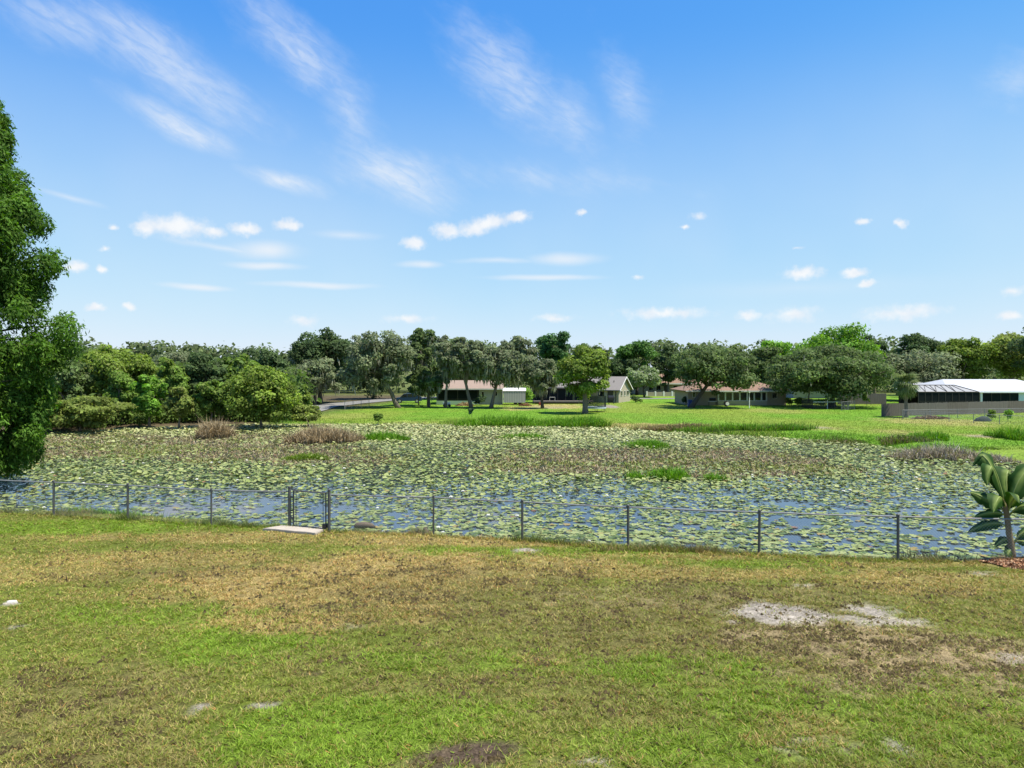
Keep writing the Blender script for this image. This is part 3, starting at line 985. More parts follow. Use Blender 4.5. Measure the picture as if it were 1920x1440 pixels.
# ------------------------------------------------------------------ trees
def leaf_quads(P, N, L, W, rng, along=None):
    """rhombic leaf sprays centred on P facing N; 'along' fixes the long axis"""
    n = len(P)
    N = N / (np.linalg.norm(N, axis=1, keepdims=True) + 1e-9)
    if along is None:
        along = rng.normal(0, 1, (n, 3))
    t = along - N * np.sum(along * N, 1, keepdims=True)
    t /= np.linalg.norm(t, axis=1, keepdims=True) + 1e-9
    b = np.cross(N, t)
    L = L[:, None] * .5; W = W[:, None] * .5
    fold = N * (W * rng.uniform(-.5, .5, (n, 1)))
    V = np.stack([P - t * L, P + b * W + fold, P + t * L, P - b * W + fold], 1).reshape(-1, 3)
    return V, np.arange(4 * n).reshape(-1, 4)


def crown_mesh(name, lobes, n, size, cols, seed, aspect=.62, shell=.72, up=.35, lowcut=.5, along=None, spread=.35):
    """leaves over the shells of many small lobes; lobes = [(centre, radii)]"""
    rng = np.random.default_rng(seed)
    C = np.array([l[0] for l in lobes], float); R = np.array([l[1] for l in lobes], float)
    wgt = (R[:, 0] * R[:, 1] + R[:, 0] * R[:, 2]); wgt /= wgt.sum()
    k = rng.choice(len(lobes), n, p=wgt)
    d = rng.normal(0, 1, (n, 3)); d /= np.linalg.norm(d, axis=1, keepdims=True)
    low = (d[:, 2] < -.25) & (rng.uniform(0, 1, n) < lowcut)
    d[low, 2] *= -1
    rr = shell + (1.08 - shell) * rng.uniform(0, 1, n) + rng.normal(0, .07, n)
    stray = rng.uniform(0, 1, n) < .10
    rr[stray] += rng.uniform(.05, spread, stray.sum())
    P = C[k] + d * R[k] * rr[:, None]
    N = d + np.array([0, 0, up]) + rng.normal(0, .55, (n, 3))
    lobe_tone = np.clip(rng.normal(1, .17, len(lobes)), .55, 1.5); lobe_mix = rng.uniform(0, 1, len(lobes))
    c0, c1 = np.array(cols[0]), np.array(cols[1])
    mixv = np.clip(lobe_mix[k] * .6 + rng.uniform(0, 1, n) * .5, 0, 1)
    col = 1.6 * lerp(np.tile(c0, (n, 1)), c1, mixv) * (lobe_tone[k] * rng.uniform(.72, 1.28, n))[:, None]
    if len(cols) > 2:
        s = rng.uniform(0, 1, n) < .16
        col[s] = np.array(cols[2]) * rng.uniform(.7, 1.2, (s.sum(), 1))
    L = size * rng.uniform(.6, 1.35, n); W = L * aspect * rng.uniform(.7, 1.2, n)
    al = None
    if along is not None:
        al = np.tile(np.array(along, float), (n, 1)) + rng.normal(0, .45, (n, 3)) + d * .8
    V, Fa = leaf_quads(P, N, L, W, rng, al)
    return arr_mesh(name, V, Fa, MAT['leaf'], np.repeat(np.clip(col, 0.003, .8), 4, 0))


def moss_mesh(name, lobes, n, seed, col=(.27, .28, .205)):
    rng = np.random.default_rng(seed)
    C = np.array([l[0] for l in lobes], float); R = np.array([l[1] for l in lobes], float)
    k = rng.integers(0, len(lobes), n)
    a = rng.uniform(0, 6.283, n); r = np.sqrt(rng.uniform(0, 1, n)) * 1.0
    P = C[k] + np.stack([np.cos(a) * r, np.sin(a) * r, -rng.uniform(.3, 1.15, n)], 1) * R[k]
    N = np.stack([np.cos(a), np.sin(a), rng.normal(0, .2, n)], 1)
    L = rng.uniform(.35, 1.3, n); W = rng.uniform(.07, .2, n)
    P[:, 2] -= L * .35
    al = np.tile(np.array([0, 0, 1.0]), (n, 1)) + rng.normal(0, .12, (n, 3))
    V, Fa = leaf_quads(P, N, L, W, rng, al)
    c = np.array(col) * rng.uniform(.6, 1.4, n)[:, None]
    return arr_mesh(name, V, Fa, MAT['leaf'], np.repeat(c, 4, 0))


def make_lobes(rng, c, r, n, lr=.3, flat=.75, shape='dome'):
    """lobes spread over a crown envelope centred c with radii r"""
    out = []
    c = np.array(c, float); r = np.array(r, float)
    for i in range(n):
        d = rng.normal(0, 1, 3); d /= np.linalg.norm(d)
        if shape == 'dome' and d[2] < -.3 and rng.uniform() < .35: d[2] = -d[2] * .6
        d /= (np.abs(d) ** 2.7).sum() ** (1 / 2.7)
        q = rng.uniform(.25, 1) ** .6
        s = lr * rng.uniform(.5, 1.4)
        p = c + d * r * q * (1 - s * .75)
        if shape == 'cone':
            t = (p[2] - (c[2] - r[2])) / (2 * r[2])
            p[:2] = c[:2] + (p[:2] - c[:2]) * (1.25 - 1.05 * t)
        m = (r[0] + r[1]) / 2
        out.append((p, np.array([m * s, m * s, min(m, r[2] * 1.3) * s * flat])))
    return out


def branches(b, rng, base, top, r0, lobes, nl, bend=.25):
    """trunk from base to top and limbs out to some lobes"""
    base = np.array(base, float); top = np.array(top, float)
    H = np.linalg.norm(top - base)
    pts, rad = [], []
    k = 6
    off = rng.normal(0, bend * .12 * H, (k + 1, 2)); off[0] = 0
    for i in range(k + 1):
        t = i / k
        p = base + (top - base) * t
        p[:2] += off[i] * t
        pts.append(p); rad.append(r0 * (1.25 if i == 0 else 1 - .62 * t))
    b.tube(pts, rad, 7)
    P = np.array(pts)
    sel = rng.permutation(len(lobes))[:nl]
    for j in sel:
        q = np.array(lobes[j][0], float)
        i = rng.integers(k // 2, k + 1)
        s = P[i]
        mid = (s + q) / 2 + rng.normal(0, .06 * np.linalg.norm(q - s), 3) + np.array([0, 0, .05 * np.linalg.norm(q - s)])
        b.tube([s, (s + mid) / 2 + rng.normal(0, .05, 3), mid, q], [r0 * .42, r0 * .34, r0 * .24, r0 * .1], 5)


PAL = {
    'oak': [(.053, .083, .027), (.090, .128, .045), (.125, .157, .07)],
    'oakgrey': [(.080, .103, .049), (.132, .157, .084), (.185, .20, .125)],
    'darkoak': [(.036, .062, .023), (.062, .094, .036), (.09, .125, .055)],
    'mid': [(.070, .118, .022), (.112, .172, .034), (.16, .21, .05)],
    'yellow': [(.082, .130, .022), (.135, .185, .034), (.18, .22, .06)],
    'bright': [(.075, .16, .022), (.12, .22, .032), (.16, .25, .05)],
    'pine': [(.030, .070, .026), (.050, .105, .034), (.075, .13, .045)],
    'pinebright': [(.05, .11, .026), (.08, .155, .036), (.10, .18, .05)],
    'olive': [(.095, .125, .028), (.14, .175, .042), (.18, .205, .065)],
    'bluegreen': [(.045, .085, .045), (.07, .12, .06), (.09, .14, .08)],
    'cypress': [(.031, .074, .012), (.066, .130, .018), (.10, .17, .030)],
    'magnolia': [(.10, .15, .055), (.17, .21, .10), (.42, .43, .34)],
}


def tree(kind, label, l, r, top, bot, D, basepx, n=8000, size=.34, pal='oak', nl=26, lr=.33, moss=0, seed=0, shape='dome', lean=0.0, r0=.25, limbs=9, base_z=0.0, depth=.9,
         bark='bark', group=None, name='oak_tree', cat='tree', shell=.62, skew=0.0, lowcut=.5, aspect=.62):
    rng = np.random.default_rng(1000 + seed)
    n = int(n * 1.22); size *= 1.14; nl = int(nl * 1.25)
    bx = gx(basepx, D)
    x0, x1 = gx(l, D), gx(r, D)
    zt, zb = gz(top, D), max(gz(bot, D), .15)
    c = np.array([(x0 + x1) / 2 - bx, skew, (zt + zb) / 2])
    rad = np.array([(x1 - x0) / 2, (x1 - x0) / 2 * depth, (zt - zb) / 2])
    root = empty(name, (bx, D, base_z))
    tag(root, label, cat, group)
    lobes = make_lobes(rng, c, rad, nl, lr, shape=shape)
    link('crown', crown_mesh('crown', lobes, n, size, PAL[pal], seed + 50, shell=shell, lowcut=lowcut, aspect=aspect), root)
    moss = int(moss * .6)
    if moss:
        link('spanish_moss', moss_mesh('spanish_moss', lobes, moss, seed + 90), root)['kind'] = 'stuff'
    b = MB()
    branches(b, rng, (0, 0, -.15), (c[0] * .55 + lean, c[1], c[2] - rad[2] * .15), r0, lobes, limbs)
    b.build('trunk', MAT[bark], root, smooth=True)
    return root


# the wood on the left shore
W = 'trees of the wood on the left shore'
tree('', 'tall yellow green tree at the left of the wood, beside the cypress', 148, 296, 640, 770, 74, 225, 10000, .30, 'yellow', 40, .26, seed=1, group=W, name='broadleaf_tree')
tree('', 'dark olive tree half hidden behind the cypress at the wood edge', 84, 170, 664, 800, 70, 130, 7000, .30, 'oak', 26, .30, seed=2, group=W, name='broadleaf_tree')
tree('', 'low olive green willow shrub overhanging the lilies at far left', 70, 238, 742, 812, 59, 150, 9000, .24, 'olive', 34, .24, seed=3, shape='ball', r0=.1, group=W, name='willow_shrub', cat='shrub')
tree('', 'narrow green tree at the shore behind the willow shrub', 196, 262, 684, 800, 65, 230, 6500, .26, 'mid', 26, .32, seed=4, shape='ball', r0=.14, group=W, name='broadleaf_tree')
tree('', 'leafy light green tree at the shore left of the wood centre', 246, 312, 692, 802, 63, 280, 6500, .25, 'bright', 28, .30, seed=5, shape='ball', r0=.13, group=W, name='broadleaf_tree')
tree('', 'mid green tree behind the shore, below the dip in the wood skyline', 282, 362, 662, 790, 70, 320, 8000, .28, 'mid', 30, .28, seed=6, group=W, name='broadleaf_tree')
tree('', 'slender pale green tree on the shore in the middle of the wood', 308, 366, 712, 802, 62, 336, 5000, .24, 'olive', 24, .32, seed=7, shape='ball', r0=.1, group=W, name='broadleaf_tree')
tree('', 'dark green tree rising over the middle of the wood', 338, 424, 653, 790, 73, 380, 8500, .28, 'darkoak', 32, .28, seed=8, group=W, name='broadleaf_tree')
tree('', 'shadowed green tree on the shore left of the round bush', 362, 430, 694, 804, 63.5, 396, 6500, .25, 'mid', 26, .30, seed=9, shape='ball', r0=.12, group=W, name='broadleaf_tree')
tree('', 'green tree standing behind the round yellow green bush', 408, 486, 651, 780, 76, 446, 8000, .29, 'mid', 30, .28, seed=10, group=W, name='broadleaf_tree')
tree('', 'large round yellow green bush at the right end of the wood', 414, 562, 688, 804, 63, 490, 12000, .25, 'yellow', 46, .25, seed=11, shape='ball', r0=.12, group=W, name='round_bush', cat='bush')
tree('', 'dark green tree at the back of the wood left of the oaks', 466, 545, 646, 780, 84, 505, 7500, .31, 'darkoak', 28, .3, seed=12, group=W, name='broadleaf_tree')
tree('', 'small dark bush at the tip of the wood beside the lawn', 545, 604, 758, 800, 64, 578, 4200, .20, 'olive', 20, .32, seed=13, shape='ball', r0=.06, group=W, name='small_bush', cat='bush')
tree('', 'light green sapling above the right end of the round bush', 528, 566, 706, 772, 74, 548, 2600, .22, 'bright', 16, .34, seed=14, shape='ball', r0=.07, limbs=5, group=W, name='young_tree')
tree('', 'second light green sapling closer to the road', 556, 584, 716, 780, 72, 570, 1800, .22, 'yellow', 12, .36, seed=15, shape='ball', r0=.06, limbs=4, group=W, name='young_tree')
tree('', 'olive tree deep in the wood under the left skyline', 120, 300, 648, 770, 96, 200, 8000, .40, 'oak', 34, .28, seed=16, group=W, name='broadleaf_tree')
tree('', 'grey green tree deep in the wood under the skyline dip', 280, 400, 660, 770, 100, 330, 7000, .40, 'oakgrey', 30, .3, seed=17, group=W, name='broadleaf_tree')
tree('', 'dark tree deep in the wood behind the round bush', 395, 535, 650, 770, 102, 460, 8000, .40, 'darkoak', 34, .28, seed=18, group=W, name='broadleaf_tree')

# the oaks across the pond
K = 'moss hung oaks across the pond'
tree('', 'massive dark oak at the left end of the mossy oak row', 532, 668, 612, 748, 104, 600, 13000, .40, 'darkoak', 52, .26, moss=700, seed=21, group=K, limbs=14, r0=.4)
tree('', 'grey green oak in front of the massive dark oak', 545, 640, 668, 752, 99, 590, 7000, .36, 'oakgrey', 30, .28, moss=500, seed=22, group=K, r0=.3)
tree('', 'spreading mossy oak with a leaning trunk left of the parked car', 634, 778, 612, 742, 91.5, 748, 11000, .34, 'oakgrey', 46, .24, moss=1000, seed=23, lean=-1.2, group=K, limbs=16, r0=.33)
tree('', 'tall airy oak with thin open top above the parked car', 752, 832, 608, 730, 97, 804, 5200, .34, 'oak', 34, .24, moss=500, seed=24, group=K, limbs=16, r0=.24, shell=.4)
tree('', 'pale mossy oak left of the tan roofed mobile home', 808, 872, 620, 724, 92, 836, 6000, .33, 'oakgrey', 30, .27, moss=700, seed=25, group=K, limbs=12, r0=.22)
tree('', 'pale mossy oak with slanting trunk before the screened porch', 838, 912, 626, 716, 91.5, 884, 7000, .33, 'oakgrey', 32, .27, moss=700, seed=26, lean=-1.1, group=K, limbs=12, r0=.26)
tree('', 'weeping grey oak in front of the white trailer', 886, 988, 640, 726, 91, 920, 9000, .33, 'oakgrey', 38, .26, moss=1000, seed=27, lean=.6, group=K, limbs=14, r0=.26)
tree('', 'round grey green oak left of the yellow green tree', 974, 1050, 668, 740, 90, 1017, 7500, .30, 'oakgrey', 34, .27, moss=700, seed=28, group=K, limbs=12, r0=.22, bark='bark_dark')
tree('', 'yellow green tree shading the trampoline by the far shore', 1042, 1152, 640, 762, 80, 1097, 12000, .30, 'yellow', 46, .24, moss=150, seed=29, name='broadleaf_tree', limbs=14, r0=.34, bark='bark')
tree('', 'dark pine rising behind the yellow green tree', 1002, 1084, 615, 700, 128, 1045, 5200, .42, 'pine', 30, .26, seed=30, name='pine_tree', limbs=14, r0=.25, bark='bark_dark', shell=.4)
tree('', 'thin topped grey oak behind the weeping oak', 925, 1010, 622, 720, 118, 965, 5600, .40, 'oakgrey', 30, .26, moss=300, seed=31, limbs=12, shell=.45)
tree('', 'dark reddish oak top beside the dark pine', 1060, 1135, 634, 720, 118, 1095, 5200, .38, 'oak', 26, .28, seed=32, limbs=12)
tree('', 'flat topped bright pine behind the gabled cottage', 1150, 1238, 638, 690, 138, 1194, 5600, .44, 'pinebright', 26, .30, seed=33, name='pine_tree', limbs=12, r0=.3, bark='bark_dark')
tree('', 'dark oak under the flat topped bright pine', 1132, 1210, 668, 738, 136, 1165, 6000, .42, 'darkoak', 26, .3, seed=34)
tree('', 'open crowned dark tree right of the flat topped pine', 1222, 1290, 646, 735, 136, 1252, 4600, .42, 'darkoak', 26, .28, seed=35, shell=.4, limbs=14)
tree('', 'rounded pale flowering tree beside the gabled cottage', 1168, 1242, 684, 738, 126, 1208, 5200, .36, 'magnolia', 26, .30, seed=36, name='flowering_tree', r0=.2, bark='bark_dark')
oak_l = tree('', 'wide oak with a trunk leaning right before the tiled house', 1252, 1424, 648, 742, 92, 1294, 13000, .33, 'oak', 50, .24, moss=100, seed=37, lean=1.6, limbs=18, r0=.36, bark='bark_dark', skew=.5)
tree('', 'grey green oak behind the tiled house, right of the leaning oak', 1380, 1482, 648, 735, 116, 1430, 8000, .40, 'oak', 34, .27, seed=38, limbs=10)
tree('', 'bright green tree top behind the tiled house', 1418, 1500, 634, 700, 132, 1460, 5200, .42, 'bright', 26, .28, seed=39, name='broadleaf_tree')
tree('', 'huge spreading oak left of the palm', 1438, 1668, 648, 756, 93, 1560, 17000, .34, 'oak', 66, .22, moss=250, seed=40, limbs=22, r0=.55, bark='bark_dark')
tree('', 'bright green tall tree rising behind the huge spreading oak', 1500, 1650, 608, 720, 112, 1575, 9500, .40, 'bright', 40, .26, seed=41, name='broadleaf_tree', limbs=12)
tree('', 'thin dark tree top right of the bright tall tree', 1606, 1668, 622, 700, 122, 1640, 2800, .38, 'darkoak', 20, .28, seed=42, shell=.35, limbs=14)
tree('', 'slim oak with bare lower trunk behind the huge oak', 1478, 1560, 690, 742, 105, 1516, 4000, .34, 'darkoak', 22, .3, seed=43, r0=.16)
tree('', 'grey oak behind the palm and wooden fence', 1640, 1790, 655, 745, 112, 1715, 9500, .38, 'oakgrey', 40, .26, seed=44)
tree('', 'black green tree top over the grey oak near the palm', 1680, 1772, 624, 690, 134, 1722, 5000, .42, 'darkoak', 28, .27, seed=45, limbs=14)
tree('', 'yellow green oak over the pool cage', 1752, 1862, 630, 722, 112, 1806, 10500, .36, 'yellow', 42, .25, seed=46, limbs=14)
tree('', 'olive oak over the white metal roof at the right edge', 1836, 1965, 622, 722, 112, 1900, 11000, .36, 'olive', 44, .25, seed=47, limbs=14)
tree('', 'tall dark tree mostly outside the right edge', 1904, 2040, 588, 720, 104, 1975, 9000, .34, 'darkoak', 40, .26, seed=48, limbs=12)
tree('', 'dark shady oak beneath the yellow green oak by the pool cage', 1690, 1800, 672, 752, 124, 1745, 6500, .40, 'darkoak', 30, .28, seed=49)
tree('', 'blue green small tree beside the parked car', 758, 812, 694, 752, 97, 785, 4200, .30, 'bluegreen', 20, .32, seed=50, shape='ball', r0=.1, name='broadleaf_tree')
tree('', 'thin dark oak with a straight trunk right of the parked car', 770, 838, 690, 748, 93, 804, 4200, .30, 'oak', 22, .3, moss=500, seed=51, r0=.2, bark='bark_dark')
tree('', 'oak behind the tan roofed mobile home', 790, 940, 634, 730, 118, 865, 8500, .40, 'oak', 36, .27, seed=52, moss=200)
tree('', 'dark oak behind the screened deck', 980, 1085, 672, 745, 116, 1030, 6000, .38, 'darkoak', 28, .29, seed=53)
tree('', 'dark oak at the roadside behind the mossy row', 640, 770, 640, 748, 118, 700, 8500, .40, 'darkoak', 36, .27, seed=54)


def treeline():
    """the far wood that closes the view: one mass"""
    rng = np.random.default_rng(71)
    lobes = []
    for i in range(620):
        x = rng.uniform(-190, 200); y = rng.uniform(146, 172)
        top = 9.0 + 3.2 * fbm(np.array([x * .03]), np.array([0.0]), 5, 3)[0]
        z = rng.uniform(.1, 1) ** .7 * (top - 1.4)
        lobes.append((np.array([x, y, z]), np.array([3.2, 2.4, 2.1]) * rng.uniform(.7, 1.25)))
    me = crown_mesh('far_wood', lobes, 70000, 1.0, [(.06, .085, .036), (.095, .125, .05), (.125, .145, .075)], 72)
    tag(link('far_wood', me), 'distant line of mixed trees closing the view behind the houses', 'wood', kind='stuff')
    lobes = []
    for i in range(330):
        y = rng.uniform(70, 130); x = rng.uniform(-.78 * y, -.30 * y)
        lobes.append((np.array([x, y, rng.uniform(.4, 4.6)]), np.array([2.4, 2.2, 1.7]) * rng.uniform(.7, 1.25)))
    me = crown_mesh('wood_interior', lobes, 38000, .6, [(.045, .075, .022), (.075, .115, .032), (.1, .13, .05)], 73)
    tag(link('wood_interior', me), 'mass of trees deep inside the wood on the left', 'wood', kind='stuff')


treeline()


def undergrowth():
    rng = np.random.default_rng(75)
    lobes = []
    for i in range(210):
        px = rng.uniform(60, 560)
        sx, sy = gp(px, np.interp(px, [60, 230, 430, 560], [813, 803, 796, 794]), WATER_Z)
        y = sy + rng.uniform(.1, 3.6); x = sx * y / sy
        s = rng.uniform(.5, 1.1)
        lobes.append((np.array([x, y, rng.uniform(.0, 1.6)]), np.array([s * 1.3, s, s * .8])))
    me = crown_mesh('shore_undergrowth', lobes, 30000, .24, [(.06, .10, .022), (.10, .15, .035), (.13, .17, .05)], 76)
    tag(link('shore_undergrowth', me), 'low tangled undergrowth along the foot of the wood on the left', 'undergrowth', kind='stuff')


undergrowth()


def cypress():
    rng = np.random.default_rng(81)
    D = 31.0
    bx = gx(-46, D)
    root = empty('cypress_tree', (bx, D, -.3))
    tag(root, 'tall feathery bright green cypress at the left edge behind the fence', 'tree')
    H = gz(150, D) + .3
    # outline: half width of the crown against height, read off the right edge
    rows = [(185, 3), (230, 22), (300, 46), (370, 66), (420, 122), (470, 122), (530, 98), (575, 88), (600, 150), (650, 150), (680, 138), (720, 118), (770, 92), (820, 104), (850, 92), (880, 50), (900, 40)]
    zz = np.array([gz(p[0], D) + .3 for p in rows])[::-1]
    ww = np.array([gx(p[1], D) - bx for p in rows])[::-1]
    lobes = []
    b = MB()
    b.tube([(0, 0, -.6), (.05, 0, .3), (0, .05, 4), (.05, 0, 9), (0, 0, 14), (0, 0, H - .5)], [.6, .38, .3, .22, .12, .03], 9)
    for i in range(290):
        z = rng.uniform(1.0, H)
        wmax = float(np.interp(z, zz, ww)) if z < zz[-1] else max(.25, ww[-1] * (H - z) / (H - zz[-1]))
        a = rng.uniform(0, 6.283) if i % 3 == 0 else rng.uniform(-1.7, .7)
        q = rng.uniform(.25, 1) ** .55 if i % 3 < 2 else rng.uniform(.8, 1.04)
        s = rng.uniform(.40, .85) * min(1, .45 + wmax * .25)
        rr = max(wmax * .97 - s * 1.3, .1) * q
        # a gap of sky on the inner right at mid height
        p = np.array([math.cos(a) * rr, math.sin(a) * rr, z])
        lobes.append((p, np.array([s, s, s * 1.05])))
        if q > .5 and rng.uniform() < .6:
            b.tube([(0, 0, z - .5), p * np.array([.5, .5, 1]) - np.array([0, 0, .15]), p], [.06, .04, .015], 5)
    link('crown', crown_mesh('crown', lobes, 140000, .21, PAL['cypress'], 82, aspect=.36, shell=.5, up=.2, lowcut=.25, along=(0, 0, -.55), spread=.22), root)
    b.build('trunk', MAT['bark'], root, smooth=True)


cypress()


def palm():
    D = 73.5
    rng = np.random.default_rng(91)
    root = empty('cabbage_palm', (gx(1699, D), D, 0))
    tag(root, 'single fan leaved palm standing before the grey wooden fence', 'palm')
    zc = gz(722, D)
    b = MB()
    b.tube([(0, 0, -.2), (.03, 0, .5), (-.03, 0, 1.6), (0, 0, 2.6), (0, 0, zc)], [.24, .17, .16, .17, .2], 9)
    b.build('trunk', MAT['bark'], root, smooth=True)
    frond = []
    for v in range(3):
        r2 = np.random.default_rng(95 + v)
        Vs, Fs, Cs = [], [], []
        def seg(p, q, w0, w1, c):
            o = len(Vs)
            p, q = np.array(p, float), np.array(q, float)
            d = q - p; s = np.cross(d, [0, 0, 1.0]); s = s / (np.linalg.norm(s) + 1e-6)
            Vs.extend([p - s * w0, p + s * w0, q + s * w1, q - s * w1]); Fs.append((o, o + 1, o + 2, o + 3)); Cs.extend([c] * 4)
        seg((0, 0, 0), (.75, 0, .08), .03, .02, np.array((.14, .2, .05)))
        for k in range(15):
            a = -1.9 + 3.8 * k / 14
            L = 1.05 * (1 - .12 * abs(a)) * r2.uniform(.85, 1.1)
            c = lerp(np.array([(.085, .13, .045)]), np.array((.24, .28, .13)), r2.uniform(0, 1, 1))[0]
            m = (.75 + L * .55 * math.cos(a), L * .55 * math.sin(a), .08)
            e = (.75 + L * .95 * math.cos(a), L * .95 * math.sin(a), -.25)
            seg((.75, 0, .08), m, .02, .055, c); seg(m, e, .055, .006, c)
        frond.append(arr_mesh('frond', np.array(Vs), np.array(Fs), MAT['leaf'], np.array(Cs)))
    for k in range(46):
        o = link('frond', frond[k % 3], root, (0, 0, zc + rng.uniform(-.15, .25)))
        t = k / 45
        pitch = math.radians(-75 + 145 * t + rng.uniform(-10, 10))     # positive droops
        o.rotation_euler = (rng.uniform(-.4, .4), pitch, k * 2.399 + rng.uniform(-.3, .3))
        s = rng.uniform(.8, 1.05); o.scale = (s, s, s)


palm()

# ------------------------------------------------------------------ the near fence and gate
def wire_mesh(P, Q, z0, z1, step=.08, w=.0017):
    """diamond chain link between two posts as thin wires; returns MB in world space"""
    P = np.array(P, float); Q = np.array(Q, float)
    Ln = np.linalg.norm(Q - P); d = (Q - P) / Ln; nrm = np.array([-d[1], d[0]])
    H = z1 - z0
    b = MB()
    for sgn in (1, -1):
        s = -H
        while s < Ln + H:
            a0, h0, a1, h1 = (s, 0, s + H, H) if sgn > 0 else (s, H, s + H, 0)
            if a1 > 0 and a0 < Ln:
                if a0 < 0:
                    t = -a0 / (a1 - a0); h0 = h0 + (h1 - h0) * t; a0 = 0
                if a1 > Ln:
                    t = (Ln - a0) / (a1 - a0); h1 = h0 + (h1 - h0) * t; a1 = Ln
                p = P + d * a0; q = P + d * a1
                o = nrm * w * .7 * sgn
                z_a, z_b = z0 + h0, z0 + h1
                v = [(p[0] + o[0] + nrm[0] * w, p[1] + o[1] + nrm[1] * w, z_a), (p[0] + o[0], p[1] + o[1], z_a + w), (p[0] + o[0] - nrm[0] * w, p[1] + o[1] - nrm[1] * w, z_a - w),
                     (q[0] + o[0] + nrm[0] * w, q[1] + o[1] + nrm[1] * w, z_b), (q[0] + o[0], q[1] + o[1], z_b + w), (q[0] + o[0] - nrm[0] * w, q[1] + o[1] - nrm[1] * w, z_b - w)]
                b.add(v, [(0, 1, 4, 3), (1, 2, 5, 4), (2, 0, 3, 5)])
            s += step
    return b


def near_fence():
    root = empty('chain_link_fence', (0, 21, 0))
    tag(root, 'low chain link fence running across the near edge of the pond', 'fence')
    inv = lambda b: [(v[0], v[1] - 21, v[2]) for v in b.v]
    H = 1.17
    zs = [float(ground_z(np.array([p[0]]), np.array([p[1]]))[0]) for p in POSTS]
    gate_i = 5                       # the gate hangs between posts 5 and 6
    for i, (p, z) in enumerate(zip(POSTS, zs)):
        big = i in (5, 6)
        r = .045 if big else (.028 if i in (4, 7) else .036)
        top = H + (.1 if big else 0.0)
        b = MB()
        lean = (-.02, 0) if i == 10 else (.0, 0)
        b.tube([(p[0] + lean[0], p[1], z - .3), (p[0], p[1], z + top)], r, 10)
        b.tube([(p[0], p[1], z + top), (p[0], p[1], z + top + .03), (p[0], p[1], z + top + .05)], [r * 1.25, r * 1.2, r * .4], 10)
        b.v = inv(b)
        b.build('post', MAT['galv_dark'], root, smooth=False)
    for i in range(len(POSTS) - 1):
        if i == gate_i: continue
        p, q = POSTS[i], POSTS[i + 1]
        b = MB()
        sag = .012
        b.tube([(p[0], p[1], zs[i] + H - .03), ((p[0] + q[0]) / 2, (p[1] + q[1]) / 2, (zs[i] + zs[i + 1]) / 2 + H - .03 - sag), (q[0], q[1], zs[i + 1] + H - .03)], .021, 8)
        b.v = inv(b); b.build('rail', MAT['galv'], root)
        b = wire_mesh(p, q, min(zs[i], zs[i + 1]) + .03, min(zs[i], zs[i + 1]) + H - .02)
        b.v = inv(b); b.build('wire_mesh', MAT['wire'], root)['kind'] = 'stuff'
    # the walk gate
    p = np.array(POSTS[5]); q = np.array(POSTS[6]); d = (q - p) / np.linalg.norm(q - p)
    p2 = p + d * .15; q2 = q - d * .12
    z = (zs[5] + zs[6]) / 2
    g = empty('fence_gate', (float(p2[0]), float(p2[1]), z))
    tag(g, 'narrow chain link gate with tubular frame in the pond fence', 'gate')
    ln = float(np.linalg.norm(q2 - p2)); g.rotation_euler[2] = math.atan2(d[1], d[0])
    b = MB()
    for xx in (0, ln): b.tube([(xx, 0, .06), (xx, 0, 1.2)], .022, 8)
    b.tube([(0, 0, .08), (ln, 0, .08)], .022, 8); b.tube([(0, 0, 1.18), (ln, 0, 1.18)], .022, 8)
    b.build('frame', MAT['galv_dark'], g)
    b = MB()
    for xx in (.10, ln - .10): MB().tube([(xx, 0, .08), (xx, 0, 1.18)], .010, 6).build('tension_bar', MAT['galv_dark'], g)
    wire_mesh((0, 0), (ln, 0), .08, 1.18).build('wire_mesh', MAT['wire'], g)['kind'] = 'stuff'
    for zz in (.3, .95):
        MB().box(-.12, .02, -.03, .03, zz, zz + .05).build('hinge', MAT['galv_dark'], g)
    MB().box(ln - .10, ln + .04, -.05, .05, .10, .22).box(ln - .03, ln + .10, -.03, .03, .13, .17).build('latch', MAT['blackmetal'], g)


near_fence()


